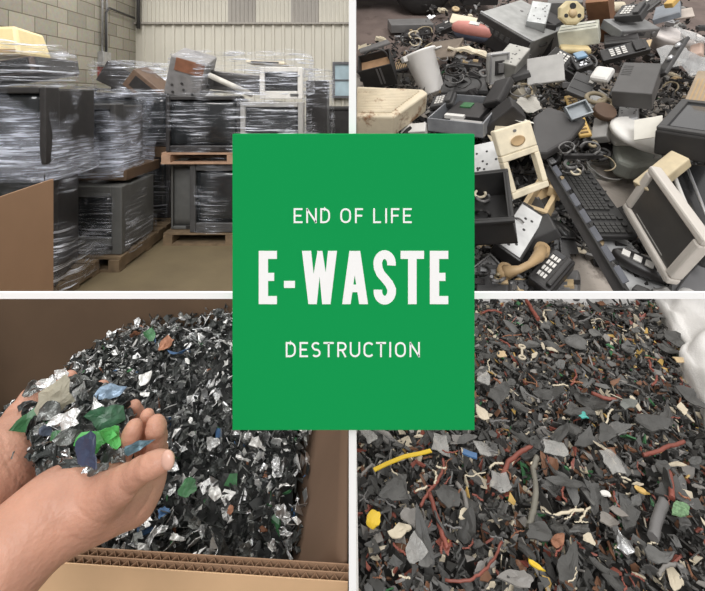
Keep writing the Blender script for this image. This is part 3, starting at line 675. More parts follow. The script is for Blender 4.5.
pp = [.30, .25, .10, .07, .08, .13, .045, .012, .013]
def posr(i, rg):
    while True:
        y = .535+1.0*rg.rand(); x = .007+1.16*rg.rand()
        if x < xb(y)-.005: break
    return (x, y, zr(x, y)-.015-.03*rg.rand()+.015*rg.rand())
mb = MB(); mb.grid(lambda u, v: (lambda y: (.007+(xb(y)-.011)*u, y, zr(.5, y)-.045))(.52+1.02*v), 20, 20)
mb.build('scrap_bed', pl6, label='dark bed of plastic scrap filling the white bulk bag', cat='plastic scrap', kind='stuff')
shard_obj('plastic_scraps', pmats, pp, 13000, posr, (.005, .022), .0025, .7, 'mass of small black grey and coloured plastic scraps in the bulk bag', 'plastic scrap', kind='stuff', seed=8, bend=.12, asp=(.3, .9))
pr = make_meshes('plastic_shard', [pl1, pl2, pl3, pl4, pl5], .023, .003, 4, bend=.2, ragged=.45, asp=.6)
labs = ['black plastic shard @bag', 'dark grey plastic shard @bag', 'light grey plastic shard @bag', 'cream plastic shard @bag', 'brown plastic shard @bag']
spots = []
for i in range(300):
    while True:
        y = rg.uniform(.60, 1.5); x = rg.uniform(.03, 1.1)
        if x < xb(y)-.03 and x < y*.85: break
    k = rg.choices(range(5), [.40, .30, .12, .10, .08])[0]; s_ = rg.uniform(.5, 1.25)*(1 if k < 2 else .7); k = k*4+rg.randrange(4)
    spots.append(((x, y, zr(x, y)+.005), (rg.gauss(0, .35), rg.gauss(0, .35), rg.uniform(0, 6.3)), (s_*rg.uniform(.7, 1.5), s_, s_), k))
scatter_flakes('plastic_shard', pr, spots, labs, 'plastic scrap', [l.split(' @')[0]+'s' for l in labs])
def onr(px, py, dz=.01):
    d = ray(px, py); Y = 1.0
    for _ in range(10): Y = (EYE-zr(d.x*Y, Y))/(-d.z)
    p = Vector((d.x*Y, Y, zr(d.x*Y, Y))); return p+Vector((0, 0, dz))-Vector((0, 0, 0))
def wire(name, pts, rpx, m, label, cat='wire', group=None, fn=onr, dz=.012, wob=.0012):
    P = [fn(x, y, dz) if fn is onr else fn(x, y, dz) for x, y in pts]; Q = []
    for a, b_ in zip(P, P[1:]):
        for k in range(5): Q.append(a.lerp(b_, k/5)+Vector((random.uniform(-wob, wob), random.uniform(-wob, wob), random.uniform(-wob, wob)*.5)))
    Q.append(P[-1]); c = sum(Q, Vector())/len(Q)
    Y = c.y if fn is onr else c.y
    return MB().tube([q-c for q in Q], rpx*Y/F, 7).build(name, m, M=T(*c), label=label, cat=cat, group=group)
# wires scattered
wm = [(red, 'red'), (copper, 'copper-brown'), (blk_m, 'black'), (cream, 'cream'), (mgrey, 'grey')]
for i in range(120):
    while True:
        px, py = rg.uniform(360, 700), rg.uniform(302, 589); p = onr(px, py)
        if p.x < xb(p.y)-.05 and not (px < 474 and py < 428): break
    m, nm_ = wm[rg.choices(range(5), [.20, .20, .30, .14, .16])[0]]; a = rg.uniform(0, 6.3); L_ = rg.uniform(8, 24); pts = [(px, py)]
    for k in range(3):
        a += rg.uniform(-.8, .8); px += math.cos(a)*L_/3; py += math.sin(a)*L_/3*.8; pts.append((max(359, px), min(600, max(300, py))))
    q = onr(*pts[-1])
    if q.x > xb(q.y)-.02: continue
    wire('wire_piece', pts, rg.uniform(.45, 1.1), m, 'short %s wire curled %s' % (nm_, zone(p, 'bag')), group='short %s wires %s' % (nm_, zone(p, 'bag')), dz=.014)
def strip(name, pts, wpx, th, m, label, cat='plastic scrap'):
    P = [onr(x, y, .02) for x, y in pts]; mb = MB(); c = P[0]; vs = []
    for i, p in enumerate(P):
        d = (P[min(i+1, len(P)-1)]-P[max(0, i-1)]).normalized(); n = Vector((-d.y, d.x, 0)).normalized()*wpx*p.y/F/2
        for q in (p-n, p+n): vs.append(q-c); 
        for q in (p+n, p-n): vs.append(q-c+Vector((0, 0, th)))
    fs = []
    for i in range(len(P)-1):
        for k in range(4): fs.append((4*i+k, 4*i+(k+1) % 4, 4*i+4+(k+1) % 4, 4*i+4+k))
    n = len(P); fs += [(3, 2, 1, 0), (4*n-4, 4*n-3, 4*n-2, 4*n-1)]
    return mb.add(vs, fs).build(name, m, M=T(*c), label=label, cat=cat)
bright_y = mat('bright_yellow', (226, 190, 52), .45, var=.08)
strip('yellow_strip', [(374, 481), (388, 474), (405, 467), (420, 464), (431, 461)], 4, .002, bright_y, 'long bright yellow plastic strip on the scrap, lower left of the bag')
strip('blue_strip', [(463, 462), (470, 465), (477, 467)], 6, .003, blue, 'small blue plastic strip right of the yellow strip')
wire('cable_piece', [(529, 534), (534, 515), (536, 495), (533, 475), (537, 463)], 2.9, mat('cable_grey', (122, 118, 108), .5), 'thick grey cable end curving up through the scrap', 'cable', wob=.001)
c_ = wire('cable_piece', [(653, 550), (656, 535), (660, 522), (664, 513)], 5, mgrey, 'fat grey cable stub with bare strands at its tip', 'cable', wob=.0005, dz=.02)
wire('cable_piece', [(457, 490), (464, 500), (467, 515), (469, 524)], 2.3, pl3, 'pale grey cable ending in a crushed plug', 'cable', wob=.001)
wire('wire_piece', [(420, 513), (430, 497), (437, 488), (444, 474), (443, 465)], 1.4, red, 'long red wire forked near the yellow strip')
wire('wire_piece', [(430, 500), (437, 525), (443, 545), (448, 556)], 2.4, red, 'thick brick-red cable running down the lower middle left', 'cable', wob=.001)
wire('wire_piece', [(502, 548), (495, 565), (485, 578), (470, 589), (445, 588)], 1.3, red, 'long red wire looping at the bottom of the bag')
wire('wire_piece', [(502, 482), (508, 468), (520, 458), (532, 452)], 2.2, red, 'dull red cable right of the blue strip', 'cable', wob=.001)
wire('wire_piece', [(643, 461), (655, 458), (670, 452), (684, 447)], 1.8, red, 'red-brown wire on the right side of the scrap')
wire('wire_piece', [(669, 478), (671, 490), (672, 505)], 2.6, red, 'short thick red cable on the right of the scrap', 'cable', wob=.0005)
wire('wire_piece', [(356+5, 482), (372, 470), (380, 478)], 1.3, pl3, 'pale wire near the left end of the yellow strip')
wire('wire_piece', [(541, 516), (552, 523), (562, 520), (578, 517), (584, 517)], 1.4, cream, 'cream wire with a bulge in the middle of the scrap')
wire('wire_piece', [(683, 575), (676, 572), (665, 573), (658, 583)], 1.8, pl3, 'pale hooked wire in the lower right of the scrap')
wire('wire_piece', [(526, 303), (533, 315), (538, 323)], 2, red, 'red wire with yellow tip at the top of the scrap')
wire('wire_piece', [(592, 398), (604, 403), (616, 405)], 1.8, red, 'red wire across the upper middle of the scrap')
for (px, py, r_, asp, m, lb, sd, e_) in (
        (374, 531, 12, .7, bright_y, 'ragged yellow plastic piece in the lower left of the bag', 1, (.3, 0, .9)), (402, 540, 14, .5, pl4, 'cream plastic piece below the ragged yellow one', 2, (.2, 0, .1)),
        (412, 560, 14, .9, film, 'crumpled clear film in the lower left of the bag', 3, (.5, .2, 0)), (440, 450, 20, .6, film, 'torn cloudy film under the bottom edge of the sign', 4, (.3, 0, -.3)),
        (485, 455, 14, .9, film, 'cloudy film flap right of the blue strip', 5, (.4, .3, 1)), (370, 445, 12, .9, film, 'cloudy film scrap at the left edge of the bag', 6, (.4, 0, 1)),
        (503, 497, 15, .8, film, 'clear plastic cup fragment right of the pale cable', 7, (.6, .2, .2)), (411, 525, 14, .8, pl3, 'light grey ribbed plate in the lower left', 8, (.5, .1, .8)),
        (463, 523, 8, .8, pl4, 'pale crushed plug on the scrap', 9, (.4, 0, 0)), (624, 555, 14, .9, sil, 'sheet of silver foil near the bottom right', 10, (.3, .1, .4)),
        (605, 528, 11, .7, mat('scrap_taupe', (128, 122, 116), .5), 'grey brown broken slab above the foil', 11, (.3, .0, -.6)), (618, 522, 10, .6, _m['scrap_taupe'], 'second grey brown slab beside the broken one', 12, (.3, 0, -.5)),
        (682, 519, 11, .6, mat('green_grains', (110, 142, 104), .6, var=.5, scale=200), 'speckled green circuit fragment on the right', 13, (.2, 0, .3)), (639, 498, 8, .5, yel, 'orange-yellow plastic tag on the right', 14, (.2, 0, -.9)),
        (605, 502, 6, .8, offw, 'white plastic knob on the scrap', 15, (.2, 0, 0)), (584, 423, 5, 1, mat('cyan_plastic', (80, 170, 160), .4), 'small turquoise round cap in the scrap', 16, (.1, 0, 0)),
        (612, 470, 14, .8, film, 'clear reddish plastic pocket in the middle right', 17, (.4, .1, .2)), (555, 455, 14, .8, film, 'torn grey film in the middle of the scrap', 18, (.4, 0, .4)),
        (588, 548, 9, .8, pl4, 'white crumpled scrap left of the foil', 19, (.5, 0, 0)), (558, 551, 12, .5, copper, 'tan cardboard scrap near the bottom middle', 20, (.2, .1, .6)),
        (535, 575, 9, .35, bright_y, 'small yellow strip near the bottom middle', 21, (.2, .1, -.7)), (595, 338, 9, .8, pl2, 'grey plastic block in the upper middle', 22, (.2, .1, .2)),
        (628, 411, 18, .45, mat('scrap_slate', (112, 114, 110), .5), 'long slate grey plastic plate right of the turquoise cap', 23, (.1, .0, .4)), (683, 367, 9, .7, beige, 'tan chip close to the bag rim', 24, (.2, 0, .3)),
        (575, 345, 18, .6, pl2, 'dark grey bent panel in the upper middle', 25, (.3, 0, .6)), (503, 361, 9, .6, beige, 'tan leathery piece right of the sign', 26, (.2, 0, .3)),
        (483, 420, 9, .9, pl4, 'cream scrap at the lower right corner of the sign', 27, (.4, 0, .1)), (683, 418, 9, 1, pl4, 'pale papery piece near the right rim', 28, (.3, 0, .1)),
        (487, 386, 10, .8, film, 'crumpled grey film close to the right edge of the sign', 29, (.5, 0, .5)), (502, 400, 22, .45, pl1, 'long black torn sheet right of the sign', 30, (.2, 0, .4)),
        (608, 440, 24, .35, pl1, 'long black plastic blade in the middle of the scrap', 31, (.2, 0, .8)), (655, 430, 22, .5, pl1, 'broad black plastic shard on the right', 32, (.2, 0, .1)),
        (540, 540, 22, .5, pl1, 'broad black shard in the lower middle', 33, (.1, .1, .1)), (660, 568, 20, .6, pl2, 'dark grey plate at the lower right', 34, (.1, 0, .1)), (395, 500, 20, .7, pl1, 'broad black sheet under the yellow strip', 35, (.3, 0, .3)),
        (450, 505, 20, .8, pl1, 'creased black panel in the lower left half', 36, (.3, .2, .7)), (565, 492, 22, .4, pl1, 'black bar-like shard in the middle', 37, (.1, 0, 0)), (520, 590, 20, .5, pl3, 'pale grey curved plate at the bottom edge', 38, (.3, 0, 0)),
        (676, 345, 16, .8, pl1, 'black sheet against the bag rim, upper right', 39, (.2, 0, 0)), (690, 405, 14, 1, pl1, 'black sheet against the bag rim, middle right', 40, (.3, 0, 0))):
    p = onr(px, py, .018); crumple('scrap_piece', 0, 0, 0, 0, m, lb, 'plastic scrap', asp=asp, e=e_, seed=sd+90, P=p, size=r_*.82*p.y/F, thick=.0025, bend=.25, ragged=.45)
t = thing('metal_link', 'pale link-shaped fastener with two rings on the scrap', 'fastener', T(*onr(522, 359, .02)) @ Euler((0, 0, 1.2)).to_matrix().to_4x4())
MB().b(-.02, .02, -.003, .003, -.003, .003).build('shank', pl4, t); 
for sx_ in (-1, 1): MB().tube([(sx_*.026+.008*math.cos(a*PI/6), .008*math.sin(a*PI/6), 0) for a in range(12)], .003, 6, closed=True).build('ring', pl4, t)

# ================================================================ THE HANDS
def surface_nets(D, org, h):
    ins = D < 0; c = np.zeros(tuple(s-1 for s in D.shape), int)
    sl = [slice(0, -1), slice(1, None)]
    for i in (0, 1):
        for j in (0, 1):
            for k in (0, 1): c += ins[sl[i], sl[j], sl[k]]
    act = (c > 0) & (c < 8); idx = -np.ones(act.shape, int); cells = np.argwhere(act); idx[act] = np.arange(len(cells))
    acc = np.zeros((len(cells), 3)); cnt = np.zeros(len(cells))
    cor = [(i, j, k) for i in (0, 1) for j in (0, 1) for k in (0, 1)]
    for a in cor:
        for ax in range(3):
            if a[ax]: continue
            b = list(a); b[ax] = 1
            va = D[cells[:, 0]+a[0], cells[:, 1]+a[1], cells[:, 2]+a[2]]; vb = D[cells[:, 0]+b[0], cells[:, 1]+b[1], cells[:, 2]+b[2]]
            m = (va < 0) != (vb < 0); t = np.where(m, va/(va-vb+1e-12), 0); p = np.tile(np.array(a, float), (len(cells), 1)); p[:, ax] += t
            acc[m] += p[m]; cnt[m] += 1
    V = (cells+acc/cnt[:, None])*h+org; Fc = []
    for ax in range(3):
        s0 = [slice(None)]*3; s1 = [slice(None)]*3; s0[ax] = slice(0, -1); s1[ax] = slice(1, None)
        A, B = ins[tuple(s0)], ins[tuple(s1)]; E = np.argwhere(A != B); u, v = (ax+1) % 3, (ax+2) % 3
        E = E[(E[:, u] > 0) & (E[:, v] > 0) & (E[:, u] < D.shape[u]-1) & (E[:, v] < D.shape[v]-1)]
        fl = A[E[:, 0], E[:, 1], E[:, 2]]
        q = []
        for du, dv in ((-1, -1), (0, -1), (0, 0), (-1, 0)):
            p = E.copy(); p[:, u] += du; p[:, v] += dv; q.append(idx[p[:, 0], p[:, 1], p[:, 2]])
        q = np.stack(q, 1); q[~fl] = q[~fl][:, ::-1]; Fc.append(q)
    return V, np.concatenate(Fc)
def cone_d(P, a, b, ra, rb):
    a, b = np.array(a), np.array(b); ab = b-a; t = np.clip(((P-a)@ab)/(ab@ab+1e-12), 0, 1)
    return np.linalg.norm(P-a-t[..., None]*ab, axis=-1)-(ra+(rb-ra)*t)
def smin(a, b, k): h = np.clip(.5+.5*(b-a)/k, 0, 1); return b*(1-h)+a*h-k*h*(1-h)
def PX(c): # px,py,Y,r_px -> point and radius
    p = aty(c[0], c[1], c[2]); return tuple(p), c[3]*c[2]/F
def chain_d(P, ch, k=.006):
    q = [PX(c) for c in ch]; d = None
    for (a, ra), (b, rb) in zip(q, q[1:]):
        e_ = cone_d(P, a, b, ra, rb); d = e_ if d is None else smin(d, e_, k)
    return d
def hand(palm, fingers, crease=()):
    allc = [PX(c) for ch in palm+fingers for c in ch]; pts = np.array([a for a, r in allc]); rs = np.array([r for a, r in allc])
    lo = (pts-rs[:, None]).min(0)-.012; hi = (pts+rs[:, None]).max(0)+.012; h = .0021
    n = np.ceil((hi-lo)/h).astype(int)+1
    ax = [lo[i]+h*np.arange(n[i]) for i in range(3)]; G = np.stack(np.meshgrid(*ax, indexing='ij'), -1)
    d = None
    for ch in palm: e_ = chain_d(G, ch, .02); d = e_ if d is None else smin(d, e_, .022)
    out = d
    for f in fingers: out = np.minimum(out, smin(d, chain_d(G, f, .005), .010))
    PXg = CX+F*G[..., 0]/G[..., 1]; PYg = HY-F*(G[..., 2]-EYE)/G[..., 1]
    for ch in crease:
        w_ = ch[0]; dm = None
        for (ax_, ay_), (bx_, by_) in zip(ch[1:], ch[2:]):
            ux, uy = bx_-ax_, by_-ay_; t = np.clip(((PXg-ax_)*ux+(PYg-ay_)*uy)/(ux*ux+uy*uy), 0, 1); e_ = np.hypot(PXg-ax_-t*ux, PYg-ay_-t*uy); dm = e_ if dm is None else np.minimum(dm, e_)
        out = out+w_*.001*np.exp(-(dm/1.3)**2)
    return surface_nets(out, lo, h)
right_palm = [[(-75, 640, .36, 50), (-30, 592, .375, 44), (20, 545, .40, 37), (54, 512, .42, 32), (84, 503, .43, 29)],
              [(84, 503, .43, 28), (112, 500, .44, 23), (136, 497, .46, 18), (146, 486, .47, 14)],
              [(90, 510, .45, 24), (120, 505, .48, 17), (140, 492, .50, 12)]]
right_f = [[(100, 500, .42, 23), (124, 484, .41, 15.5), (139, 472, .405, 12), (149, 466.5, .40, 10.8), (158, 463, .40, 10.2), (166.5, 460.5, .40, 8.2)],
           [(143, 494, .47, 12), (154, 474, .48, 10.5), (157, 452, .48, 9.6), (157, 438, .475, 9.2), (156, 428, .47, 9.2), (155.5, 424, .47, 8.2)],
           [(143, 494, .49, 12), (150, 468, .505, 10), (149, 440, .51, 8.5), (147, 422, .505, 7.6), (147, 416, .50, 6.8)],
           [(138, 496, .51, 12), (146, 470, .53, 9.5), (142, 435, .54, 8), (136, 414, .53, 7), (134, 407, .525, 6.6)],
           [(100, 480, .48, 12), (115, 468, .475, 10), (125, 448, .47, 9.2), (132, 434, .465, 8.6), (134, 428, .465, 8.2)]]
cre = [[1.6, (50, 503), (56, 517), (66, 530), (76, 540)], [1.0, (40, 500), (47, 515), (58, 532)], [1.6, (154, 487), (148, 500), (138, 515)], [1.2, (137, 458), (139, 466), (143, 474)], [1.0, (147, 455), (149, 462)],
       [1.2, (118, 486), (128, 496), (144, 490)], [1.0, (75, 505), (90, 520), (104, 524)], [1.3, (148, 442), (156, 444), (166, 442)], [1.2, (141, 426), (150, 428)], [.8, (150, 440), (166, 439)]]
left_palm = [[(-110, 545, .40, 50), (-60, 515, .42, 45), (-12, 482, .46, 38), (22, 466, .50, 31), (48, 460, .53, 27), (70, 462, .55, 20)],
             [(0, 460, .49, 26), (12, 440, .51, 20), (22, 420, .54, 15)]]
left_f = [[(14, 436, .52, 17), (20, 416, .54, 13), (30, 399, .56, 10), (41, 390, .575, 8), (45, 387, .58, 7)],
          [(50, 450, .55, 14), (58, 420, .59, 10), (63, 395, .61, 8.5), (68, 381, .62, 7.4), (69, 378, .62, 6.8)],
          [(58, 455, .55, 14), (80, 425, .59, 9), (95, 402, .62, 7.5), (101, 389, .63, 6.6), (102, 387, .63, 6)],
          [(30, 440, .53, 14), (42, 412, .58, 10), (52, 393, .61, 8), (55, 388, .62, 7)]]
V1, F1 = hand(right_palm, right_f, cre); V2, F2 = hand(left_palm, left_f, [[1.8, (0, 450), (10, 470), (24, 488)], [1.4, (0, 432), (6, 450), (18, 472), (30, 484)], [1.2, (0, 470), (10, 490)], [1.5, (28, 440), (36, 458), (52, 474)], [1.0, (16, 430), (30, 436)]])
per = thing('person', 'two cupped bare hands reaching in from the left holding metal shreds', 'person', T(-.45, .36, 0))
V = np.concatenate([V1, V2])-np.array([-.45, .36, 0]); Fq = np.concatenate([F1, F2+len(V1)])
me = bpy.data.meshes.new('body'); me.from_pydata(V.tolist(), [], Fq.tolist()); me.materials.append(skin); me.polygons.foreach_set('use_smooth', [True]*len(me.polygons)); me.update()
bo = bpy.data.objects.new('body', me); C.objects.link(bo); bo.parent = per
md = bo.modifiers.new('smooth', 'SMOOTH'); md.factor = .5; md.iterations = 2
tp = aty(167.5, 460.5, .3915)-Vector((-.45, .36, 0))
R = (rmat(Vector((.93, .1, .36)).normalized(), Vector((-.36, .35, .86)), Vector((.05, -.93, .36)).normalized())).to_3x3()
MB().lathe([(.0001, .0022), (.003, .0019), (.0055, .0009), (.0062, -.0008), (.0062, -.002)], 18, tuple(tp), R=R, sy=1.3).build('thumbnail', nail, per)
# ---- the shreds in the hands
hs = [(26, 423, .49, 18, .75, pcb, 'dark green board piece at the left edge of the handful', (1.0, .3, .5)), (28, 424, .492, 8, .8, sil2, 'white chip on the dark green board piece', (1.0, .3, .5)),
      (97, 440, .45, 17, .7, mat('bright_green', (84, 172, 88), .4, var=.2, scale=90), 'bright green ragged board piece on the handful', (.9, -.1, .2)), (113, 437, .455, 14, .8, _m['bright_green'], 'second bright green board piece touching the first', (1.1, .2, .9)),
      (104, 418, .48, 15, .9, mat('deep_green', (52, 92, 66), .4, var=.4, scale=120), 'deep green board piece behind the bright green ones', (1.0, .3, .3)),
      (58, 398, .50, 17, 1.0, mat('stone_beige', (158, 152, 134), .6, var=.2, scale=60, bump=.4), 'big beige rough plate on top of the handful', (1.0, .3, .1)),
      (78, 398, .52, 14, .9, sil, 'silver folded flake right of the beige plate', (.9, .6, .9)), (96, 406, .49, 6.5, 1, sil2, 'round bright metal nut on the handful', (1.1, 0, 0)),
      (112, 391, .53, 15, .5, mat('blue_glitter', (120, 140, 160), .35, .3, var=.4, scale=150), 'blue-grey glittering strip at the far side of the handful', (.7, 0, .3)), (57, 420, .47, 10, .7, sil2, 'white metal fold on the handful', (1.0, .2, .3)),
      (70, 421, .465, 11, .7, sil2, 'second white metal fold right of the first', (1.0, -.3, .1)), (90, 452, .43, 22, .5, mat('navy', (52, 60, 84), .35, var=.2), 'long navy blue flake hanging in front of the handful', (.9, .1, -.7)),
      (33, 388, .55, 10, .9, gry, 'dark grey translucent flake at the upper left of the handful', (1.2, .2, .4)), (27, 404, .52, 9, .5, drk, 'small black connector left of the beige plate', (1, 0, .3)),
      (47, 384, .54, 9, .5, sil2, 'toothed white strip at the back of the handful', (1.0, .1, .4)), (61, 375, .58, 7, .9, sil2, 'pale ragged bit on the back fingertip', (1, 0, .3)),
      (48, 412, .48, 11, .9, gry, 'grey curled flake below the beige plate', (1, .4, .2)), (45, 430, .47, 9, .7, mat('steel_blue', (92, 100, 118), .35, .4), 'steel blue flake at the left of the handful', (1, .3, 1)),
      (85, 425, .485, 12, .8, drk, 'black flake in the middle of the handful', (1, .2, .5)), (70, 437, .45, 13, .6, gry, 'grey folded flake in the front of the handful', (1, .1, .8)),
      (60, 450, .45, 12, .6, drk, 'dark frayed flake low on the handful', (1, .4, .2)), (76, 466, .43, 14, .45, drk, 'black feathery flake hanging over the palm', (.8, .2, .1)), (86, 471, .425, 8, .7, sil, 'bright crumb of metal in front of the palm', (1, .1, .3)),
      (100, 468, .425, 10, .5, gry, 'thin grey flake in front of the palm', (1, -.2, .6)), (138, 447, .44, 11, .5, mat('teal_grey', (86, 112, 124), .35, .3, var=.3, scale=90), 'teal flake wedged behind the thumb', (.9, 0, .6)),
      (118, 456, .45, 10, .6, gry, 'grey flake between palm and thumb', (1, 0, .4)), (123, 452, .455, 12, .25, sil, 'thin curved sliver by the fingers', (.9, 0, .7)), (55, 437, .462, 7, .9, pcb, 'tiny green chip in the front of the handful', (1, 0, 0)),
      (90, 388, .56, 12, .7, drk, 'black flake at the far side of the handful', (.8, .1, .5)), (80, 382, .58, 12, .5, gry, 'grey curled strip at the far side of the handful', (.8, .3, .3)), (120, 412, .53, 9, .6, drk, 'black flake by the fingertips', (1, 0, .2)), (118, 425, .49, 9, .8, drk, 'dark lump next to the green boards', (1, .2, .2)),
      (40, 445, .475, 9, .5, sil, 'silver sliver resting on the palm', (1, 0, .8)), (106, 459, .435, 9, .7, drk, 'black crumb under the navy flake', (1, 0, 1))]
for i, (px, py, Y, r_, asp, m, lb, e_) in enumerate(hs):
    crumple('metal_flake', px, py, Y, r_, m, lb, 'metal scrap', asp=asp, e=e_, seed=200+i, thick=.0012, bend=.3, ragged=.4)
crumple('metal_flake', 12, 456, .445, 5, gry, 'small grey sliver stuck on the left wrist', 'metal scrap', asp=.4, e=(1.2, 0, -1.1), seed=300)
pr = make_meshes('metal_flake', [gry, drk, sil], .012, .0009, 4)
spots = []
for i in range(120):
    a = rg.uniform(0, 6.3); q = rg.random()**.5; px = 76+52*q*math.cos(a); py = 426+42*q*math.sin(a)-(px-78)*.12
    Y = .545-.105*(py-385)/80+.0
    k = rg.randrange(12); s_ = rg.uniform(.6, 1.2)
    spots.append((tuple(aty(px, py, Y)), (rg.gauss(.7, .6), rg.gauss(0, .6), rg.uniform(0, 6.3)), (s_, s_, s_), k))
scatter_flakes('metal_flake', pr, spots, ['grey metal flake @hand', 'black metal flake @hand', 'silver metal flake @hand'], 'metal scrap',
               ['grey flakes', 'black flakes', 'silver flakes'])

# ================================================================ THE HEAP OF ELECTRONICS ON THE RAMP
G = 'scrap pieces in the electronics heap'
def slab(name, label, cat, P0, P1, P3, H, m, bev=.006, part='case', detail=None, m2=None, fit=True):
    M, L, W = fr(P0, P1, P3, H, fit); t = thing(name, label, cat, M); MB().b(-L/2, L/2, -W/2, W/2, 0, H).build(part, m, t, bevel=bev)
    if detail == 'deck':          # front with display, slot, knobs
        MB().b(-L*.46, L*.46, -W/2-.004, -W/2+.001, H*.12, H*.88).build('front_panel', m2 or mgrey, t)
        MB().b(-L*.12, L*.12, -W/2-.006, -W/2-.003, H*.35, H*.75).build('display', screen, t)
        for i in range(4): MB().b(-L*.42+i*L*.06, -L*.42+i*L*.06+L*.04, -W/2-.010, -W/2-.003, H*.3, H*.6).build('button', lgrey, t)
        MB().lathe([(H*.24, 0), (H*.2, .012)], 16, (L*.34, -W/2-.004, H*.5), R=Euler((PI/2, 0, 0)).to_matrix()).build('knob', mgrey, t)
        mb = MB()
        for i in range(9): mb.b(-L*.36, L*.1, -W*.1+i*W*.05, -W*.1+i*W*.05+W*.02, H, H+.0015)
        mb.build('vent', blk, t)
    if detail == 'holes':
        mb = MB()
        for i in range(9):
            a, b_ = random.uniform(-L*.42, L*.42), random.uniform(-W*.42, W*.42); mb.lathe([(L*.028+.002, 0), (L*.028+.002, .0012)], 12, (a, b_, H))
        mb.build('screw_holes', blk, t)
    if detail == 'vent':
        mb = MB()
        for i in range(7): mb.b(-L*.38+i*L*.12, -L*.38+i*L*.12+L*.05, -W*.3, W*.3, H, H+.0015)
        mb.build('vent', m2 or blk, t)
    if detail == 'phone':
        for r_ in range(4):
            for c in range(3): MB().b(-L*.3+c*L*.13, -L*.3+c*L*.13+L*.09, -W*.32+r_*W*.17, -W*.32+r_*W*.17+W*.11, H, H+.006).build('button', offw, t)
        MB().b(L*.2, L*.42, -W*.42, W*.42, H, H+.02).build('cradle', m2 or m, t, bevel=.005)
        MB().b(-L*.34, L*.1, W*.33, W*.45, H, H+.003).build('display', screen, t)
    if detail == 'lines':
        for k in (-.3, .1): MB().b(-L*.45, L*.45, W*k, W*k+W*.03, H, H+.002).build('groove', blk, t)
        MB().b(L*.2, L*.4, W*.2, W*.35, H, H+.0015).build('sticker', offw, t)
    if detail == 'board':
        for i in range(10):
            a, b_ = random.uniform(-L*.4, L*.4), random.uniform(-W*.4, W*.4); s_ = random.uniform(.006, .02)
            MB().b(a-s_, a+s_, b_-s_*.6, b_+s_*.6, H, H+random.uniform(.003, .015)).build('chip', random.choice([blk, silver, beige]), t)
    return t, L, W
def tray(name, label, cat, P0, P1, P3, H, m, th=.008, inner=None, fl=.2):
    M, L, W = fr(P0, P1, P3, H); t = thing(name, label, cat, M)
    MB().b(-L/2, L/2, -W/2, W/2, 0, .006).build('base', inner or m, t); MB().frame(L, W, th, 0, H).build('walls', m, t, bevel=.002)
    return t, L, W
def slabl(label, cat, P0, P1, P3, H, m, **k): return slab(k.pop('name', 'device'), label, cat, P0, P1, P3, H, m, **k)
def pcyl(name, label, cat, px, py, w, r, H, m, rx=0, ry=0, part='body', n=28, prof=None, rz=0):
    t = thing(name, label, cat, ridge(px, py, w, rz, rx, ry)); MB().lathe(prof or [(r*.96, 0), (r, .005), (r, H-.005), (r*.95, H)], n).build(part, m, t); return t
def rtube(name, pts, r, m, label, cat='cable', group=None, wob=0, sm=4):
    """tube through (px,py,w) points, smoothed"""
    P = [RP(*p) for p in pts]; Q = []
    for i in range(len(P)-1):
        p0, p1, p2, p3 = P[max(0, i-1)], P[i], P[i+1], P[min(len(P)-1, i+2)]
        for k in range(sm):
            t_ = k/sm; Q.append(.5*((2*p1)+(p2-p0)*t_+(2*p0-5*p1+4*p2-p3)*t_**2+(3*p1-p0-3*p2+p3)*t_**3))
    Q.append(P[-1]); c = sum(Q, Vector())/len(Q)
    return MB().tube([q-c for q in Q], r if not isinstance(r, list) else r, 8).build(name, m, M=RM @ T(*c), label=label, cat=cat, group=group)
def rpoly(name, label, cat, pts, w, H, m, bev=.004, part='case'):
    P = [RP(x, y, w) for x, y in pts]; c = sum(P, Vector())/len(P); t = thing(name, label, cat, RM @ T(c.x, c.y, w-H))
    MB().prism([(p.x-c.x, p.y-c.y) for p in P], 0, H).build(part, m, t, bevel=bev); return t, c

# dense loose bits under everything
def bare(px, py):
    if px < 425 and py < 47-(px-356)*.25: return True
    if py > 252 and 545 < px < 640 and (px-545)*.9+(py-252) > 14 and px < 560+(py-250)*1.7+20: return True
    if 584 < px < 645 and 160 < py < 215 and (px-584) > (py-168)*.7: return True
    if px > 688 and py < 28: return True
    return False
def posh(i, rg):
    while True:
        px, py = 356+370*rg.rand(), -4+310*rg.rand()**.8
        if not bare(px, py): break
    w = .015+.13*rg.rand()**.7*(.35 if py > 155 else 1); p = RP(px, py, w); q = RM @ p
    if q.x < .08: q.x = .08+.1*rg.rand()
    return tuple(q)
hp = [mat('heap_black', (44, 42, 41), .5, var=.3), mat('heap_grey', (92, 89, 86), .5, var=.3), mat('heap_light', (150, 146, 140), .5, var=.2), mat('heap_beige', (140, 122, 98), .6, var=.25), silver, pcb]
shard_obj('electronic_debris', hp, [.66, .17, .05, .05, .06, .01], 13000, posh, (.010, .05), .008, .8, 'mass of small dark broken bits between the electronics on the ramp', 'electronic scrap', kind='stuff', seed=12, bend=.15, asp=(.3, 1))
# vehicle
t = thing('vehicle', 'dark vehicle with black tyre parked behind the heap, only its underside seen', 'vehicle', ridge(422, 17, 0))
MB().lathe([(.15, -.10), (.27, -.11), (.31, -.07), (.31, .07), (.27, .11), (.15, .10)], 36, (0, .13, .31), R=Euler((PI/2, 0, 0)).to_matrix()).build('tyre', rubber, t)
MB().lathe([(.04, -.02), (.15, .02), (.165, .09), (.13, .10), (.12, .07), (.04, .06), (.03, .1), (.001, .1)], 30, (0, .13, .31), R=Euler((PI/2, 0, 0)).to_matrix()).build('wheel_rim', dmetal, t)
MB().b(-.70, .8, .16, .9, .22, .75).build('body', blk_m, t, bevel=.03)
MB().b(.42, .78, .02, .2, .12, .3).build('mud_guard', blk_m, t)
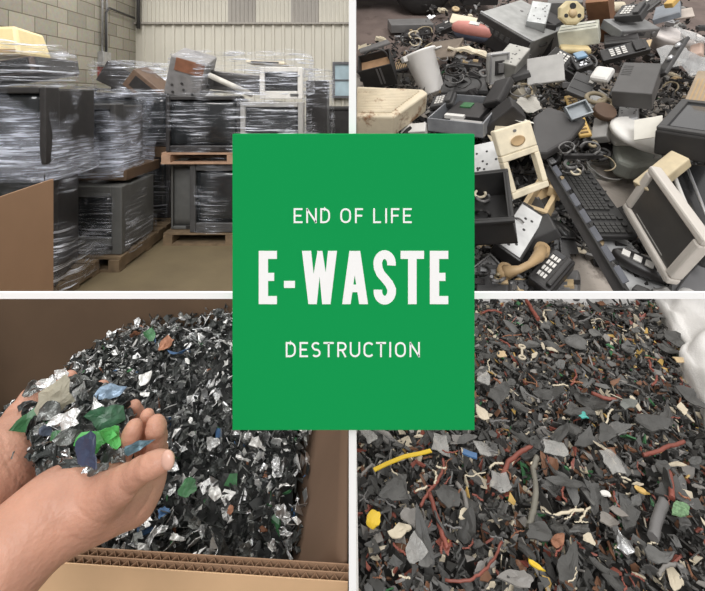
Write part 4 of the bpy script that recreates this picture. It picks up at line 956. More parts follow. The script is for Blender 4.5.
# far row
slab('disc_player', 'grey flat box device lying alone at the far left of the heap', 'electronics', (391, 25, .12), (434, 24, .12), (387, 19, .12), .08, mgrey, detail=None)
mb_, L, W = slab('computer_part', 'black box half under the grey device at the far left', 'electronics', (402, 37, .07), (430, 33, .07), (405, 30, .07), .05, blk, detail='board')
slab('adapter', 'black adapter block left of the pink cleaner', 'electronics', (437, 33, .14), (452, 26, .14), (434, 26, .14), .05, blk, detail='lines')
slab('plastic_sheet', 'cream plastic panel behind the pink cleaner', 'panel', (449, 22, .16), (480, 28, .14), (452, 13, .20), .02, cream)
t = thing('vacuum_cleaner', 'oblong pink plastic cleaner with blue-grey underside', 'appliance', RM @ T(*RP(475, 34, .24)) @ Euler((math.radians(15), 0, math.radians(-30))).to_matrix().to_4x4())
MB().lathe([(.001, -.19), (.03, -.185), (.055, -.15), (.068, -.07), (.064, .07), (.05, .15), (.03, .185), (.001, .19)], 28, (0, 0, .035), R=Euler((0, PI/2, 0)).to_matrix(), sy=.8).build('shell', pink, t)
MB().lathe([(.001, -.185), (.055, -.15), (.07, -.07), (.068, .07), (.052, .15), (.001, .185)], 28, (0, -.0, .0), R=Euler((0, PI/2, 0)).to_matrix(), sy=.75).build('underside', mat('blue_grey', (98, 104, 122), .5), t)
MB().b(-.05, .03, -.02, .02, .095, .103).build('label_patch', offw, t)
t, L, W = slab('server_case', 'big silver metal case with black front lying across the top of the heap', 'computer', (480, 12, .42), (532, 42, .32), (505, -9, .44), .22, mat('case_silver', (172, 172, 170), .4, .4, var=.15), detail=None, fit=False)
MB().b(-L/2+.005, L/2-.005, -W/2-.012, -W/2, .005, .215).build('front_panel', blk, t, bevel=.003)
for i in range(6): MB().b(-L*.42+i*.05, -L*.42+i*.05+.035, -W/2-.016, -W/2-.011, .12, .16).build('button', lgrey if i in (0, 1) else dgrey, t)
MB().b(-L*.1, L*.4, -W/2-.015, -W/2-.011, .10, .12).build('slot', blk_m, t)
for i in range(5): MB().lathe([(.014, 0), (.014, .003)], 12, (-.1+i*.07, W*.15, .22)).build('fitting', mgrey, t)
MB().b(-L*.0, L*.42, W*.1, W*.42, .22, .26).build('loose_bracket', blk, t, bevel=.004)
MB().b(-L/2, L/2, -W/2, -W/2+.02, .22, .228).build('edge_rail', silver, t)
t, L, W = slab('amplifier', 'pale silver upright box with dark socket rows behind the phones', 'electronics', (526, 21, .40), (546, 24, .40), (537, 1, .50), .30, mat('amp_silver', (166, 168, 168), .4, .3), detail='holes', fit=False)
slab('speaker_box', 'tall black box pressed against the silver upright box', 'electronics', (546, 24, .36), (557, 25, .36), (552, 10, .42), .28, blk)
slab('carton', 'brown cardboard carton at the top edge of the heap', 'box', (585, 3, .50), (608, 1, .50), (589, -12, .55), .40, mat('carton_brown', (134, 96, 70), .8), bev=.003)
slab('metal_cabinet', 'grey metal cabinet at the top of the heap left of the carton', 'cabinet', (547, 3, .42), (583, 2, .42), (551, -12, .46), .34, mgrey)
t = thing('fan_housing', 'round cream plastic housing with dark holes facing the viewer', 'housing', RM @ T(*RP(571, 26, .46)) @ Euler((math.radians(62), 0, 0)).to_matrix().to_4x4())
MB().prism([(.095*math.cos(a*PI/4+.39), .09+.09*math.sin(a*PI/4+.39)) for a in range(8)], -.03, .02).build('dish', mat('cream_yellowish', (212, 196, 154), .5), t, bevel=.02)
for a in (215, 325): MB().lathe([(.014, 0), (.014, .003)], 14, (.055*math.cos(math.radians(a)), .10+.055*math.sin(math.radians(a)), .02)).build('hole', blk, t)
MB().lathe([(.022, 0), (.022, .003)], 14, (.0, .135, .02)).build('hole', blk, t)
MB().lathe([(.03, 0), (.026, .012), (.001, .014)], 14, (.0, .085, .02)).build('hub', beige, t)
rtube('plastic_pipe', [(600, 20, .35), (604, 12, .40), (611, 8, .42), (622, 7, .42)], .045, cream, 'curved cream plastic pipe end beside the brown carton', 'pipe')
slab('telephone', 'dark grey telephone on the far side above the silver deck', 'telephone', (613, 17, .46), (640, 15, .46), (622, 5, .50), .06, dgrey, detail='phone')
slab('laptop', 'black closed laptop leaning at the far right behind the deck', 'computer', (640, 17, .50), (662, 0, .52), (632, 9, .55), .03, blk, detail='lines')
slab('keyboard_tray', 'blue-grey flat tray at the far right of the heap', 'electronics', (652, 20, .42), (680, 12, .42), (660, 6, .46), .04, mat('bluegrey', (128, 134, 142), .5))
slab('plastic_cover', 'pale pointed cover at the far right edge of the heap', 'cover', (674, 19, .34), (695, 16, .34), (672, 10, .36), .02, mat('pale_pinkish', (190, 178, 168), .5))
slab('yellow_part', 'small yellow part stuck between the black laptop and blue tray', 'plastic part', (663, 4, .56), (672, 3, .56), (664, -3, .56), .04, yel)
slab('video_recorder', 'long silver-grey tape deck with display, back right of the heap', 'electronics', (622, 31, .42), (661, 28, .42), (603, 19, .46), .075, mat('deck_grey', (136, 136, 136), .45, .2), detail='deck')
slab('power_supply', 'pale greenish-white box left of the silver tape deck', 'electronics', (557, 33, .38), (598, 27, .38), (562, 25, .42), .12, mat('pale_green', (190, 190, 176), .5), detail='lines')
slab('phone_handset', 'yellowish cream phone handset below the pale greenish box', 'telephone', (561, 48, .34), (592, 49, .34), (562, 43, .34), .04, mat('cream_yellowish2', (206, 186, 140), .5), bev=.015)
slab('telephone', 'black office telephone with white keys, upper middle of the heap', 'telephone', (545, 58, .34), (575, 75, .28), (556, 46, .36), .06, blk, detail='phone')
slab('telephone', 'black telephone with tan panel below the silver tape deck', 'telephone', (603, 61, .34), (651, 49, .34), (600, 50, .38), .05, blk, detail='phone')
slab('plastic_sheet', 'tan panel on the black telephone below the tape deck', 'panel', (628, 55, .365), (648, 50, .365), (628, 45, .385), .012, beige)
slab('connector_box', 'black label-bearing box right of the cream handset', 'electronics', (604, 44, .36), (640, 40, .36), (606, 33, .40), .05, blk, detail='lines')
slab('printer_cartridge', 'blue and black cartridge in the upper middle', 'cartridge', (577, 70, .32), (594, 64, .32), (573, 55, .36), .07, dgrey, detail='board')
slab('blue_part', 'small light blue part on the black cartridge', 'plastic part', (577, 58, .39), (588, 55, .39), (576, 52, .40), .02, mat('pale_blue', (120, 150, 176), .45))
slab('computer_mouse', 'white rounded mouse in the upper middle of the heap', 'mouse', (588, 77, .40), (607, 80, .40), (594, 64, .40), .045, offw, bev=.018)
t = pcyl('round_dish', 'white round drum-like lid in the upper right of the heap', 'lid', 672, 50, .22, .15, .12, mat('white_soft', (214, 206, 202), .55), prof=[(.14, 0), (.15, .06), (.165, .10), (.165, .12), (.15, .125), (.12, .128), (.10, .118), (.001, .116)])
t, L, W = slab('power_supply', 'large dark grey square box in the middle right of the heap', 'electronics', (611, 91, .42), (652, 94, .40), (624, 62, .46), .10, mat('box_charcoal', (84, 82, 81), .6, var=.08), bev=.005)
mb = MB()
for i in range(6): mb.b(-L*.44, -L*.18, W*.05+i*W*.06, W*.05+i*W*.06+.004, .10, .102)
mb.build('vent', blk, t)
t, L, W = slab('hinged_plate', 'dark grey angled panel with chrome knobs right of the square box', 'panel', (652, 79, .44), (665, 72, .42), (672, 45, .52), .02, dgrey)
for a in (.1, -.25): MB().lathe([(.022, 0), (.02, .015), (.001, .018)], 16, (L*.2, W*a+.05, .02)).build('knob', silver, t)
crumple('plastic_bag', 0, 0, 0, 0, clear, 'crumpled clear plastic bag at the right edge of the heap', 'bag', e=(.4, .3, .2), seed=400, P=RM @ RP(689, 60, .40), size=.2, bend=.8, ragged=.4)
crumple('plastic_bag', 0, 0, 0, 0, clear, 'second torn clear bag above the vented beige box', 'bag', e=(.9, .3, .9), seed=402, P=RM @ RP(696, 42, .38), size=.17, bend=.9, ragged=.5)
slab('plastic_part', 'dull pink part under the clear bag at the right edge', 'plastic part', (688, 56, .36), (702, 52, .36), (690, 45, .36), .04, mat('dull_pink', (186, 160, 146), .5), bev=.012)
slab('computer_tower', 'beige vented box at the right edge of the heap', 'computer', (679, 112, .44), (716, 116, .44), (692, 70, .52), .26, mat('tower_beige', (164, 146, 124), .6), detail='vent', m2=tan)
t, L, W = slab('monitor', 'black flat monitor with glossy screen at the right edge of the heap', 'monitor', (655, 130, .50), (712, 139, .46), (684, 101, .52), .11, blk_m, bev=.008)
MB().b(-L*.40, L*.42, -W*.34, W*.40, .11, .114).build('screen', screen, t)
MB().frame(L*.98, W*.96, .03, .11, .124).build('bezel', dgrey, t, bevel=.003)
t = pcyl('oval_dish', 'large white oval lid beside the black monitor', 'lid', 641, 138, .26, .14, .03, offw, prof=[(.13, 0), (.15, .01), (.15, .03), (.135, .04), (.07, .05), (.001, .052)], ry=.1)
slab('paper_sheet', 'white folded sheet lying over the oval lid', 'paper', (634, 140, .34), (663, 136, .34), (634, 120, .36), .004, paper, bev=0)
# middle rows
t, c = rpoly('laptop', 'dark grey laptop lid with rounded corners in the middle of the heap', 'computer', [(531, 152), (534, 116), (548, 106), (587, 119), (572, 138), (548, 152)], .32, .05, mat('laptop_dark', (68, 66, 66), .55, var=.08), bev=.012)
MB().b(-.02, .16, -.18, -.165, .01, .03).build('ports', blk, t)
slab('flat_cover', 'light grey flat cover in the middle of the heap', 'cover', (527, 85, .26), (565, 80, .25), (525, 59, .28), .02, lgrey)
slab('battery_pack', 'dark grey notched pack standing below the white mouse', 'electronics', (566, 90, .34), (588, 99, .30), (577, 71, .38), .03, dgrey, detail='lines')
pcyl('speaker_cone', 'brown round disc left of the dark gap in the middle', 'speaker', 603, 114, .30, .055, .035, mat('brown_disc', (92, 72, 58), .6), rx=.3)
for (px, py, r_, w_, lb) in ((596, 98, .055, .34, 'tan rubber ring above the brown disc'), (606, 103, .04, .33, 'grey ring touching the tan rubber ring')):
    MB().tube([(r_*math.cos(a*PI/10), r_*.7*math.sin(a*PI/10), 0) for a in range(20)], .012, 8, closed=True).build('rubber_ring', mat('ring_tan', (132, 120, 98), .6), M=ridge(px, py, w_, .3, .2), label=lb, cat='ring')
t, L, W = slab('plastic_grille', 'yellow slotted plastic grille strip in the middle', 'grille', (579, 136, .22), (592, 134, .22), (574, 94, .28), .02, yel)
for i in range(12): MB().b(-L*.3, L*.3, -W*.46+i*W*.077, -W*.46+i*W*.077+W*.03, .02, .023).build('slot', mat('slot_brown', (120, 92, 50), .6), t)
tray('plastic_tray', 'pale blue-grey open tray crossing the yellow grille', 'tray', (572, 120, .34), (594, 112, .34), (566, 106, .34), .04, mat('tray_pale', (150, 156, 160), .5))
slab('heat_sink', 'pale metal bracket right of the brown disc', 'metal part', (617, 120, .28), (638, 117, .28), (620, 106, .30), .03, silver, detail='holes')
slab('plastic_box', 'pale grey box under the yellow grille', 'electronics', (590, 138, .2), (606, 136, .2), (592, 118, .24), .05, lgrey)
slab('brown_panel', 'flat brownish grey panel behind the white bucket', 'panel', (421, 60, .14), (453, 56, .14), (432, 42, .20), .02, mat('taupe_panel', (116, 104, 92), .6))
crumple('foam_piece', 0, 0, 0, 0, cream, 'crumpled cream foam in the upper left of the heap', 'foam', e=(.1, .1, -.3), seed=404, P=RM @ RP(464, 47, .25), size=.14, bend=.35, ragged=.4, asp=.5, thick=.02)
slab('circuit_module', 'black module lying in front of the cream foam', 'electronics', (452, 62, .18), (482, 66, .18), (456, 52, .20), .05, blk, detail='board')
# white bucket lying tilted
A, B = RP(434, 93, .08), RP(419, 54, .30); ax = (B-A); Lb = ax.length; R_ = ax.to_track_quat('Z', 'Y').to_matrix().to_4x4()
t = thing('waste_bin', 'tapered white plastic bin lying tilted with its mouth to the upper left', 'bin', RM @ T(*A) @ R_)
MB().lathe([(.001, 0), (.072, 0), (.078, .01), (.108, Lb-.01), (.122, Lb), (.122, Lb+.012), (.105, Lb+.008), (.07, .02), (.001, .018)], 36).build('body', mat('bin_white', (246, 242, 238), .5, var=.03), t)
MB().b(.115, .15, -.02, .02, Lb-.03, Lb+.01).build('lug', offw, t, bevel=.006)
MB().b(-.19, -.11, -.035, .035, Lb-.005, Lb+.01).build('lug', offw, t, bevel=.008)
t, L, W = tray('crate', 'black open crate with brown card inside at the left edge of the heap', 'crate', (358, 72, .26), (391, 64, .26), (358, 56, .30), .18, blk_m)
MB().b(-L*.46, L*.46, -W*.42, W*.46, .10, .12).build('card', mat('card_tan', (176, 140, 106), .8), t)
for k in (-.1, .0): MB().b(L*.12+k*L, L*.12+k*L+.012, -W/2-.003, -W/2, .03, .17).build('strap', mgrey, t)
rtube('wire_hoop', [(362, 57, .28), (372, 50, .36), (384, 51, .36), (391, 62, .28)], .006, dgrey, 'thin dark wire hoop over the black crate', 'wire')
slab('plastic_strip', 'long grey strip sloping behind the black crate', 'strip', (360, 52, .20), (390, 42, .20), (358, 49, .22), .02, mgrey)
t = pcyl('tub', 'cloudy clear plastic tub beside the white bin', 'tub', 404, 85, .06, .1, .1, film, prof=[(.001, 0), (.075, 0), (.105, .10), (.115, .105), (.10, .098), (.07, .008), (.001, .008)], rx=-.3)
t, L, W = slab('grille', 'dark ribbed grille between crate and white bin', 'grille', (392, 71, .14), (412, 67, .14), (398, 59, .18), .02, dgrey)
for i in range(8): MB().b(-L*.46+i*L*.12, -L*.46+i*L*.12+L*.05, -W*.45, W*.45, .02, .026).build('rib', tan, t)
# rusty cream unit
t, c = rpoly('air_conditioner', 'cream air unit with ribbed top and rust stains at the left', 'appliance', [(357, 116), (394, 117), (428, 93), (423, 89), (357, 86)], .30, .13, rusty, bev=.01, part='housing')
q0, q1, q2, q3 = [RP(x, y, .30) for x, y in ((358, 113), (391, 113), (420, 91), (358, 89))]
for i in range(15):
    k = (i+.5)/15; a = q0.lerp(q3, k)-Vector((c.x, c.y, .17)); b_ = q1.lerp(q2, k)-Vector((c.x, c.y, .17)); a.z = b_.z = .131
    MB().tube([a, b_], .0085, 6).build('slat', rusty, t)
slab('plastic_wedge', 'cream wedge under the near edge of the rusty unit', 'plastic part', (400, 133, .14), (425, 131, .14), (402, 124, .16), .05, offw)
t, L, W = tray('disk_drive', 'opened drive tray with silver rails and black mechanism, lower left', 'electronics', (427, 118, .24), (483, 124, .22), (455, 94, .28), .08, mat('rail_silver', (150, 152, 156), .4, .4), inner=blk)
MB().b(-L*.35, L*.3, -W*.2, W*.35, .02, .06).build('mechanism', blk, t, bevel=.004)
MB().b(-L*.30, L*.05, -W*.28, -W*.2, .05, .07).build('flex_strip', offw, t); MB().b(-L*.2, L*.0, W*.1, W*.28, .06, .067).build('circuit_board', pcb, t)
MB().b(-L*.1, L*.45, -W*.46, -W*.40, .055, .075).build('rail', lgrey, t)
slab('side_panel_box', 'black slab beside the opened drive tray', 'electronics', (483, 130, .24), (513, 106, .24), (482, 118, .30), .10, blk)
slab('flat_device', 'thin black flat device right of the white bin', 'electronics', (441, 92, .16), (488, 90, .16), (443, 75, .18), .03, dgrey)
slab('keypad', 'small dark keypad behind the opened drive tray', 'keypad', (429, 107, .16), (452, 103, .16), (434, 96, .20), .03, dgrey, detail='phone')
M, L, W = fr((489, 85, .20), (508, 82, .20), (491, 54, .42), .05); t = thing('cordless_phone', 'silver-framed cordless phone base standing up in the upper left', 'telephone', M)
MB().b(-L/2, L/2, -W/2, W/2, 0, .05).build('case', lgrey, t, bevel=.015); MB().frame(L*.99, W*.99, .012, .05, .058).build('frame', silver, t, bevel=.003)
MB().b(-L*.22, L*.22, -W*.2, W*.25, .05, .06).build('cradle', blk, t); MB().b(-L*.12, L*.12, -W*.12, W*.18, .06, .075).build('handset_slot', mgrey, t)
slab('phone_handset', 'black handset leaning in front of the silver-framed phone', 'telephone', (481, 104, .26), (498, 100, .26), (495, 80, .30), .05, blk, bev=.012)
slab('metal_wedge', 'silver wedge-shaped box behind the silver-framed phone', 'electronics', (494, 60, .34), (516, 66, .32), (510, 43, .36), .12, mat('wedge', (158, 156, 150), .45, .2), detail='holes')
slab('toy_part', 'dark module with orange dot right of the silver wedge', 'electronics', (512, 77, .28), (530, 72, .28), (511, 65, .3), .04, dgrey)
t = pcyl('electric_motor', 'cream and grey electric motor below the silver wedge', 'motor', 518, 98, .12, .075, .11, mat('motor_grey', (150, 142, 128), .5, .2), rx=.5, ry=.3)
MB().lathe([(.03, .11), (.03, .12), (.012, .122), (.012, .15), (.001, .15)], 18).build('shaft_boss', silver, t)
for a in range(4): MB().b(.07*math.cos(a*PI/2)-.012, .07*math.cos(a*PI/2)+.012, .07*math.sin(a*PI/2)-.012, .07*math.sin(a*PI/2)+.012, .02, .115).build('lug', dmetal, t, bevel=.003)
t = pcyl('tape_roll', 'cream roll with round hole on a square flange near the sign', 'roll', 514, 140, .22, .1, .06, mat('tape_cream', (222, 208, 180), .6), prof=[(.045, 0), (.10, 0), (.105, .01), (.10, .06), (.048, .062), (.044, .05), (.044, 0)], rx=-.15)
MB().b(-.12, .12, -.1, .12, -.006, 0).build('flange', cream, t, bevel=.003)
crumple('paper_sheet', 0, 0, 0, 0, paper, 'creased white paper above the cream roll', 'paper', e=(.3, .2, .5), seed=406, P=RM @ RP(517, 117, .30), size=.11, bend=.2, ragged=.3, asp=.8)
crumple('paper_sheet', 0, 0, 0, 0, mat('paper_grey', (176, 172, 164), .7), 'greyish creased sheet right of the opened drive tray', 'paper', e=(.4, -.3, .9), seed=407, P=RM @ RP(528, 103, .24), size=.12, bend=.3, ragged=.3, asp=.7)
# lower rows
slab('metal_plate', 'white perforated metal plate next to the sign', 'plate', (474, 178, .16), (502, 173, .16), (473, 145, .18), .03, mat('plate_white', (205, 205, 204), .45), detail='holes')
t, L, W = tray('plastic_bin', 'black open plastic bin half hidden by the green sign', 'bin', (455, 223, .34), (512, 219, .34), (456, 175, .36), .13, mat('bin_black', (50, 49, 49), .5), th=.012)
MB().frame(L+.015, W+.015, .018, .115, .13).build('rim', mat('bin_black', (50, 49, 49)), t, bevel=.004)
M, L, W = fr((514, 200, .30), (550, 186, .30), (494, 131, .46), .03); t = thing('plastic_surround', 'empty cream plastic bezel with an oval recess in its wide end', 'plastic part', M)
MB().frame(L, W*.62, .026, 0, .03, 0, -W*.19).build('frame', mat('bezel_cream', (228, 216, 190), .5), t, bevel=.004)
MB().b(-L/2, L/2, W*.12, W/2, 0, .03).build('top_panel', mat('bezel_cream', (214, 200, 172)), t, bevel=.006)
MB().lathe([(.034, .03), (.038, .036), (.03, .034), (.001, .031)], 24, (0, W*.27, 0), sy=.55).build('oval_recess', tan, t); MB().lathe([(.008, .03), (.008, .034)], 12, (0, W*.42, 0), sy=.7).build('badge', mgrey, t)
t, L, W = tray('beige_surround', 'beige open plastic frame under the cream bezel', 'plastic part', (521, 205, .16), (547, 213, .16), (541, 175, .22), .06, beige, th=.02)
slab('beige_surround', 'tan block poking from the right of the beige frame', 'plastic part', (549, 186, .22), (560, 190, .22), (555, 173, .24), .05, beige)
t, L, W = slab('disk_drive', 'black drive with a white perforated top plate lying by the tan handset', 'electronics', (494, 243, .16), (521, 262, .14), (524, 201, .18), .07, blk, fit=False)
MB().b(-L*.47, L*.40, -W*.46, W*.42, .07, .073).build('top_plate', mat('plate_white', (205, 205, 204)), t)
mb = MB()
for a, b_ in ((-.38, -.36), (-.3, -.1), (-.1, -.38), (.1, -.3), (-.36, .1), (-.1, .2), (.05, .0), (.12, .22), (-.2, -.25)): mb.lathe([(.006, 0), (.006, .001)], 10, (a*L, b_*W, .073))
mb.build('screw_holes', blk, t)
slab('drive_bay', 'black flat casing between the white plated drive and the mouse', 'electronics', (522, 244, .12), (556, 228, .12), (515, 208, .14), .05, dgrey)
t = thing('phone_handset', 'tan telephone handset lying below the white plated drive', 'telephone', RM @ T(*RP(525, 262, .17)))
P = [RP(x, y, w_)-RP(525, 262, .17) for x, y, w_ in ((505, 271, .15), (510, 272, .17), (520, 269, .19), (530, 264, .19), (538, 257, .18), (542, 250, .16))]
MB().tube(P, [.024, .022, .013, .013, .022, .024], 12).build('grip', tan, t, bevel=0)
for k, nm in ((0, 'mouthpiece'), (5, 'earpiece')): MB().lathe([(.001, -.02), (.026, -.02), (.03, -.01), (.026, .018), (.001, .02)], 20, P[k]).build(nm, tan, t)
t, L, W = slab('telephone', 'black telephone base lying on the concrete at the bottom of the heap', 'telephone', (527, 276, .12), (550, 293, .10), (553, 246, .15), .06, blk, detail='phone', bev=.01)
slab('phone_part', 'broken black phone part at the bottom edge on the concrete', 'telephone', (551, 292, .06), (577, 292, .06), (556, 270, .10), .04, mgrey, detail='board')
M = RM @ T(*RP(560, 233, .06)) @ Matrix.Rotation(math.radians(-62), 4, 'Z'); t = thing('computer_mouse', 'black computer mouse lying left of the long strip', 'mouse', M)
MB().lathe([(.062, 0), (.064, .012), (.058, .028), (.036, .040), (.001, .044)], 28, sy=.56).build('shell', mat('mouse_black', (48, 47, 47), .3), t)
MB().b(.01, .035, -.004, .004, .034, .044).build('scroll_wheel', mgrey, t, bevel=.001)
# keyboard
M, L, W = fr((556, 170, .14), (597, 236, .14), (582, 159, .14), .022, False); kb = thing('keyboard', 'black computer keyboard lying diagonally in the lower middle', 'keyboard', M)
MB().b(-L/2, L/2, -W/2, W/2, 0, .022).build('base', mat('kb_black', (52, 51, 51), .5), kb, bevel=.004)
kx, ky = L*.94/21, W*.80/6; km = mat('key_black', (60, 59, 58), .45); nk = 0
for r_ in range(6):
    for c_i in range(21):
        if c_i in (14, 18) and False: continue
        if c_i in (14,) or (c_i == 17) or (r_ == 5 and c_i % 2) or (r_ == 0 and 3 < c_i < 10): continue
        nk += 1
        if nk > 99: break
        x = -L*.47+c_i*kx+kx/2; y = -W*.42+r_*ky+ky/2+(W*.03 if r_ == 5 else 0); wd = kx*(.86 if not (r_ == 0 and c_i == 3) else .86)
        MB().b(x-wd/2, x+wd/2, y-ky*.42, y+ky*.42, .022, .030).build('key', km, kb)
x0, x1 = -L*.47+4*kx, -L*.47+10*kx; MB().b(x0, x1, -W*.41, -W*.41+ky*.84, .022, .03).build('space_bar', km, kb)
# long dark strip with silver edge
M, L, W = fr((541, 168, .24), (613, 293, .16), (553, 161, .24), .03); t = thing('metal_strip', 'long black metal panel with silver bracket edge, left of the keyboard', 'metal part', M)
MB().b(-L/2, L/2, -W/2, W*.1, 0, .012).build('panel', blk, t); MB().b(-L/2, L/2, W*.1, W*.16, -.03, .03).build('flange', dgrey, t)
for i in range(7): MB().b(-L*.48+i*L*.14, -L*.48+i*L*.14+L*.10, W*.16, W*.5, .005, .01).build('bracket', mat('bracket_silver', (124, 126, 134), .45, .4), t)
slab('plastic_shell', 'dark cable-strewn shell just left of the bottom of the black panel', 'plastic part', (476, 291, .08), (508, 292, .08), (478, 264, .12), .05, dgrey, detail='board')
# scanner shell, cable coil, headphones
t = thing('wire_coil', 'coil of clear pale cable on the bare concrete', 'cable', ridge(604, 173, .03))
for i in range(5): MB().tube([((.085+.006*math.sin(a+i))*math.cos(a*PI/12), (.07+.006*i)*math.sin(a*PI/12), .006+.008*i) for a in range(24)], .0035, 6, closed=True).build('loop', mat('cable_pale', (165, 163, 158), .4), t)
t = thing('headphones', 'black round earpiece with cord near the cable coil', 'headphones', ridge(601, 152, .12))
MB().lathe([(.018, .0), (.05, .0), (.058, .018), (.05, .036), (.03, .03), (.018, .012)], 24).build('ear_cushion', blk, t); MB().tube([(-.05, 0, .02), (-.12, .04, .05), (-.17, .0, .04), (-.16, -.08, .02)], .012, 8).build('headband', blk, t)
t, c = rpoly('scanner', 'pale grey-green device with rounded side under the beige label box', 'electronics', [(614, 146), (618, 160), (634, 166), (664, 160), (661, 138), (640, 122), (616, 124)], .18, .10, mat('scanner_grey', (150, 152, 144), .5), bev=.02)
MB().b(-.12, .10, -.02, .10, .10, .115).build('lid', offw, t, bevel=.01)
slab('card_box', 'long cream box with printed label resting behind the pale monitor', 'box', (632, 181, .34), (649, 191, .33), (668, 148, .38), .05, mat('label_box', (206, 190, 158), .6), bev=.006)
# flat monitor
M, L, W = fr((621, 207, .20), (665, 284, .16), (650, 165, .44), .045); t = thing('monitor', 'pale flat monitor with dark screen leaning at the lower right of the heap', 'monitor', M)
bz = mat('monitor_pale', (205, 198, 190), .45, var=.04)
MB().frame(L, W, .035, 0, .045, tb=.030).build('bezel', bz, t, bevel=.008)
MB().b(-L/2+.03, L/2-.03, -W/2+.028, W/2-.028, .02, .032).build('screen', mat('lcd', (78, 76, 74), .22, var=.08), t)
MB().b(-L*.32, L*.32, -W*.32, W*.32, -.05, .0).build('back_shell', mgrey, t, bevel=.02)
MB().b(-L*.30, L*.25, -W*.33, -W*.315, .0325, .0335).build('glass_scratch', lgrey, t)
MB().b(-L*.46, L*.46, -W/2-.004, -W/2, .01, .04).build('control_strip', offw, t)
t, c = rpoly('television', 'glossy black set with silver edge at the right edge behind the pale monitor', 'television', [(671, 172), (688, 162), (722, 165), (722, 250), (703, 240)], .32, .12, mat('gloss_black', (46, 46, 47), .18, var=.1), bev=.02)
rtube('pale_bar', [(673, 172, .34), (682, 196, .34), (692, 218, .34), (703, 240, .34)], .008, offw, 'thin pale trim bar beside the glossy black set', 'trim')
rtube('metal_rod', [(686, 165, .35), (697, 192, .35), (709, 222, .35)], .006, silver, 'thin metal rail on the glossy black set', 'rail')
t, c = rpoly('plastic_sheet', 'pale grey flat panel under the power strip at the lower right', 'panel', [(600, 232), (628, 240), (664, 278), (676, 300), (640, 305), (606, 262)], .07, .02, mat('panel_pale', (178, 178, 178), .5))
t = thing('power_strip', 'oval black power strip with white sockets on the pale panel', 'power strip', RM @ T(*RP(640, 269, .09)) @ Matrix.Rotation(math.radians(-40), 4, 'Z'))
MB().lathe([(.098, 0), (.105, .01), (.105, .03), (.095, .04), (.001, .042)], 30, sy=.38).build('body', blk, t)
for i in range(4): MB().b(-.075+i*.04, -.047+i*.04, -.016, .016, .04, .048).build('socket', offw, t, bevel=.002)
slab('plug_block', 'black plug at the bottom edge beside the pale panel', 'plug', (630, 289, .10), (645, 295, .10), (634, 282, .10), .04, blk, bev=.008)
t, c = rpoly('appliance', 'mid grey smooth casing filling the lower right corner', 'appliance', [(668, 305), (671, 282), (705, 244), (730, 238), (730, 305)], .14, .12, mat('casing_grey', (112, 111, 112), .5, var=.06), bev=.02)
rtube('casing_seam', [(672, 297, .145), (690, 272, .145), (708, 256, .145)], .003, dgrey, 'dark seam cord on the grey casing in the corner', 'cord')
slab('black_casing', 'black casing between keyboard and pale monitor', 'electronics', (602, 214, .08), (624, 246, .08), (640, 190, .10), .07, blk_m)

# ---- cables and smaller pieces
rg = random.Random(11)
cabs = [(blk_m, 'black'), (cream, 'cream'), (mgrey, 'grey'), (mat('cable_tan', (150, 136, 110), .5), 'tan')]
zones = [(525, 82, 40, 18), (590, 148, 14, 10), (450, 60, 20, 12), (560, 95, 25, 16), (660, 92, 22, 14), (640, 112, 20, 8), (485, 196, 16, 18), (495, 275, 14, 12), (418, 38, 8, 4), (565, 150, 18, 10), (540, 30, 10, 14), (595, 54, 24, 10), (575, 165, 12, 8), (690, 90, 8, 20), (458, 76, 12, 6), (510, 225, 10, 8)]
EX = [(357, 85, 428, 133), (405, 45, 440, 95), (600, 60, 658, 100), (530, 106, 588, 152), (556, 160, 622, 238), (618, 160, 705, 285), (495, 138, 550, 200), (494, 205, 542, 262), (600, 232, 668, 291), (618, 118, 664, 150), (655, 100, 705, 150), (480, 0, 545, 35), (655, 33, 694, 56), (603, 16, 662, 34), (427, 96, 484, 128), (488, 50, 510, 88), (495, 125, 532, 150), (455, 20, 500, 44), (545, 40, 580, 72), (590, 160, 645, 200)]
def clear_of(px, py): return any(a < px < c_ and b < py < d_ for a, b, c_, d_ in EX)
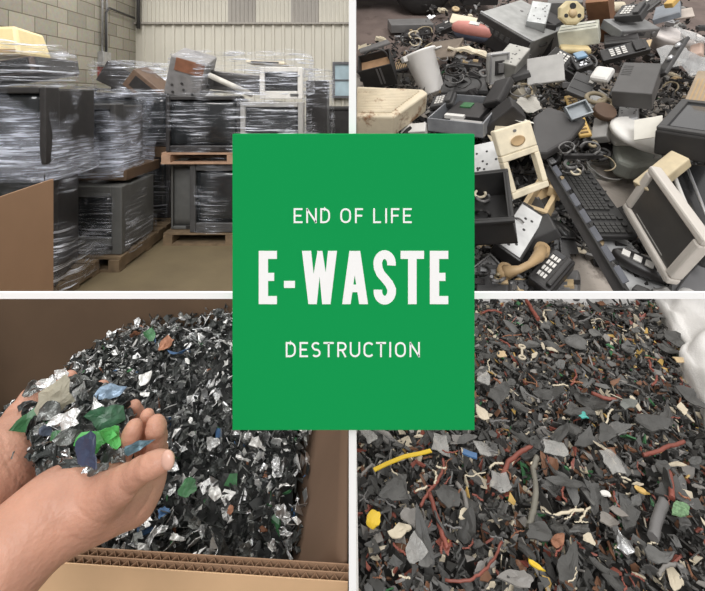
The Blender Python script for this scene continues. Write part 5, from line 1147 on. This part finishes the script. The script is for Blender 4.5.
for i in range(84):
    z = zones[i % len(zones)]; px, py = z[0]+rg.uniform(-z[2], z[2]), z[1]+rg.uniform(-z[3], z[3]); a = rg.uniform(0, 6.3); w_ = rg.uniform(.16, .34); pts = []
    if py > 220: w_ *= .5
    st = rg.uniform(3, 8)
    for k in range(6):
        pts.append((max(360, px), py, w_+rg.uniform(-.02, .03))); a += rg.uniform(.3, 1.2); px += math.cos(a)*st; py += math.sin(a)*st*.7
    m, nm_ = cabs[rg.choices(range(4), [.5, .15, .2, .15])[0]]
    rtube('cable', pts, rg.uniform(.003, .008), m, '%s loose cable curling %s' % (nm_, zone(RM @ RP(*pts[0]), 'heap')), 'cable', '%s cables %s' % (nm_, zone(RM @ RP(*pts[0]), 'heap')))
fm = [(blk, 'black'), (dgrey, 'dark grey'), (mgrey, 'grey'), (lgrey, 'light grey'), (cream, 'cream'), (silver, 'silver'), (beige, 'beige')]
n = 0
while n < 300:
    px, py = rg.uniform(360, 702), rg.uniform(4, 290)
    if bare(px, py) or (px < 474 and py > 134) or clear_of(px, py): continue
    D = 1.5/(.5+.866*(py-HY)/F)*F; sz = rg.uniform(.02, .07); L_, W_, H_ = sz*rg.uniform(1, 2.2), sz, sz*rg.uniform(.25, .7)
    m, nm_ = fm[rg.choices(range(7), [.38, .2, .12, .09, .07, .07, .07])[0]]; wv = rg.uniform(.05, .19) if py < 220 else rg.uniform(.02, .07); kd = rg.random()
    Mx = ridge(px, py, wv, rg.uniform(0, 6.3), rg.gauss(0, .3), rg.gauss(0, .3))
    if Mx.translation.x < .06: continue
    zq = zone(Mx.translation, 'heap')
    if kd < .5:
        mb = MB().b(-L_/2, L_/2, -W_/2, W_/2, 0, H_); mb.b(-L_*.3, L_*.2, -W_*.3, W_*.3, H_, H_*1.25)
        mb.build('casing_piece', m, M=Mx, bevel=.003, label='%s casing piece wedged %s' % (nm_, zq), cat='plastic part', group='%s casing pieces %s' % (nm_, zq))
    elif kd < .8:
        mb = MB(); x0, y0 = -L_/2, -W_/2
        mb.prism([(x0, y0), (-x0, y0), (-x0, 0), (-x0*.3, 0), (-x0*.2, -y0), (x0, -y0*.8)], 0, .006); mb.b(x0, x0+.006, y0, -y0*.8, 0, .025); mb.b(x0, -x0, y0, y0+.005, 0, .02)
        mb.build('bracket_piece', m, M=Mx, label='%s broken bracket lying %s' % (nm_, zq), cat='bracket', group='%s brackets %s' % (nm_, zq))
    else:
        r_ = W_*.6; MB().lathe([(r_*.4, 0), (r_, 0), (r_, H_*.5), (r_*.8, H_*.7), (r_*.4, H_*.7), (r_*.35, .002)], 18).build('round_part', m, M=Mx, label='%s round part lying %s' % (nm_, zq), cat='plastic part', group='%s round parts %s' % (nm_, zq))
    n += 1
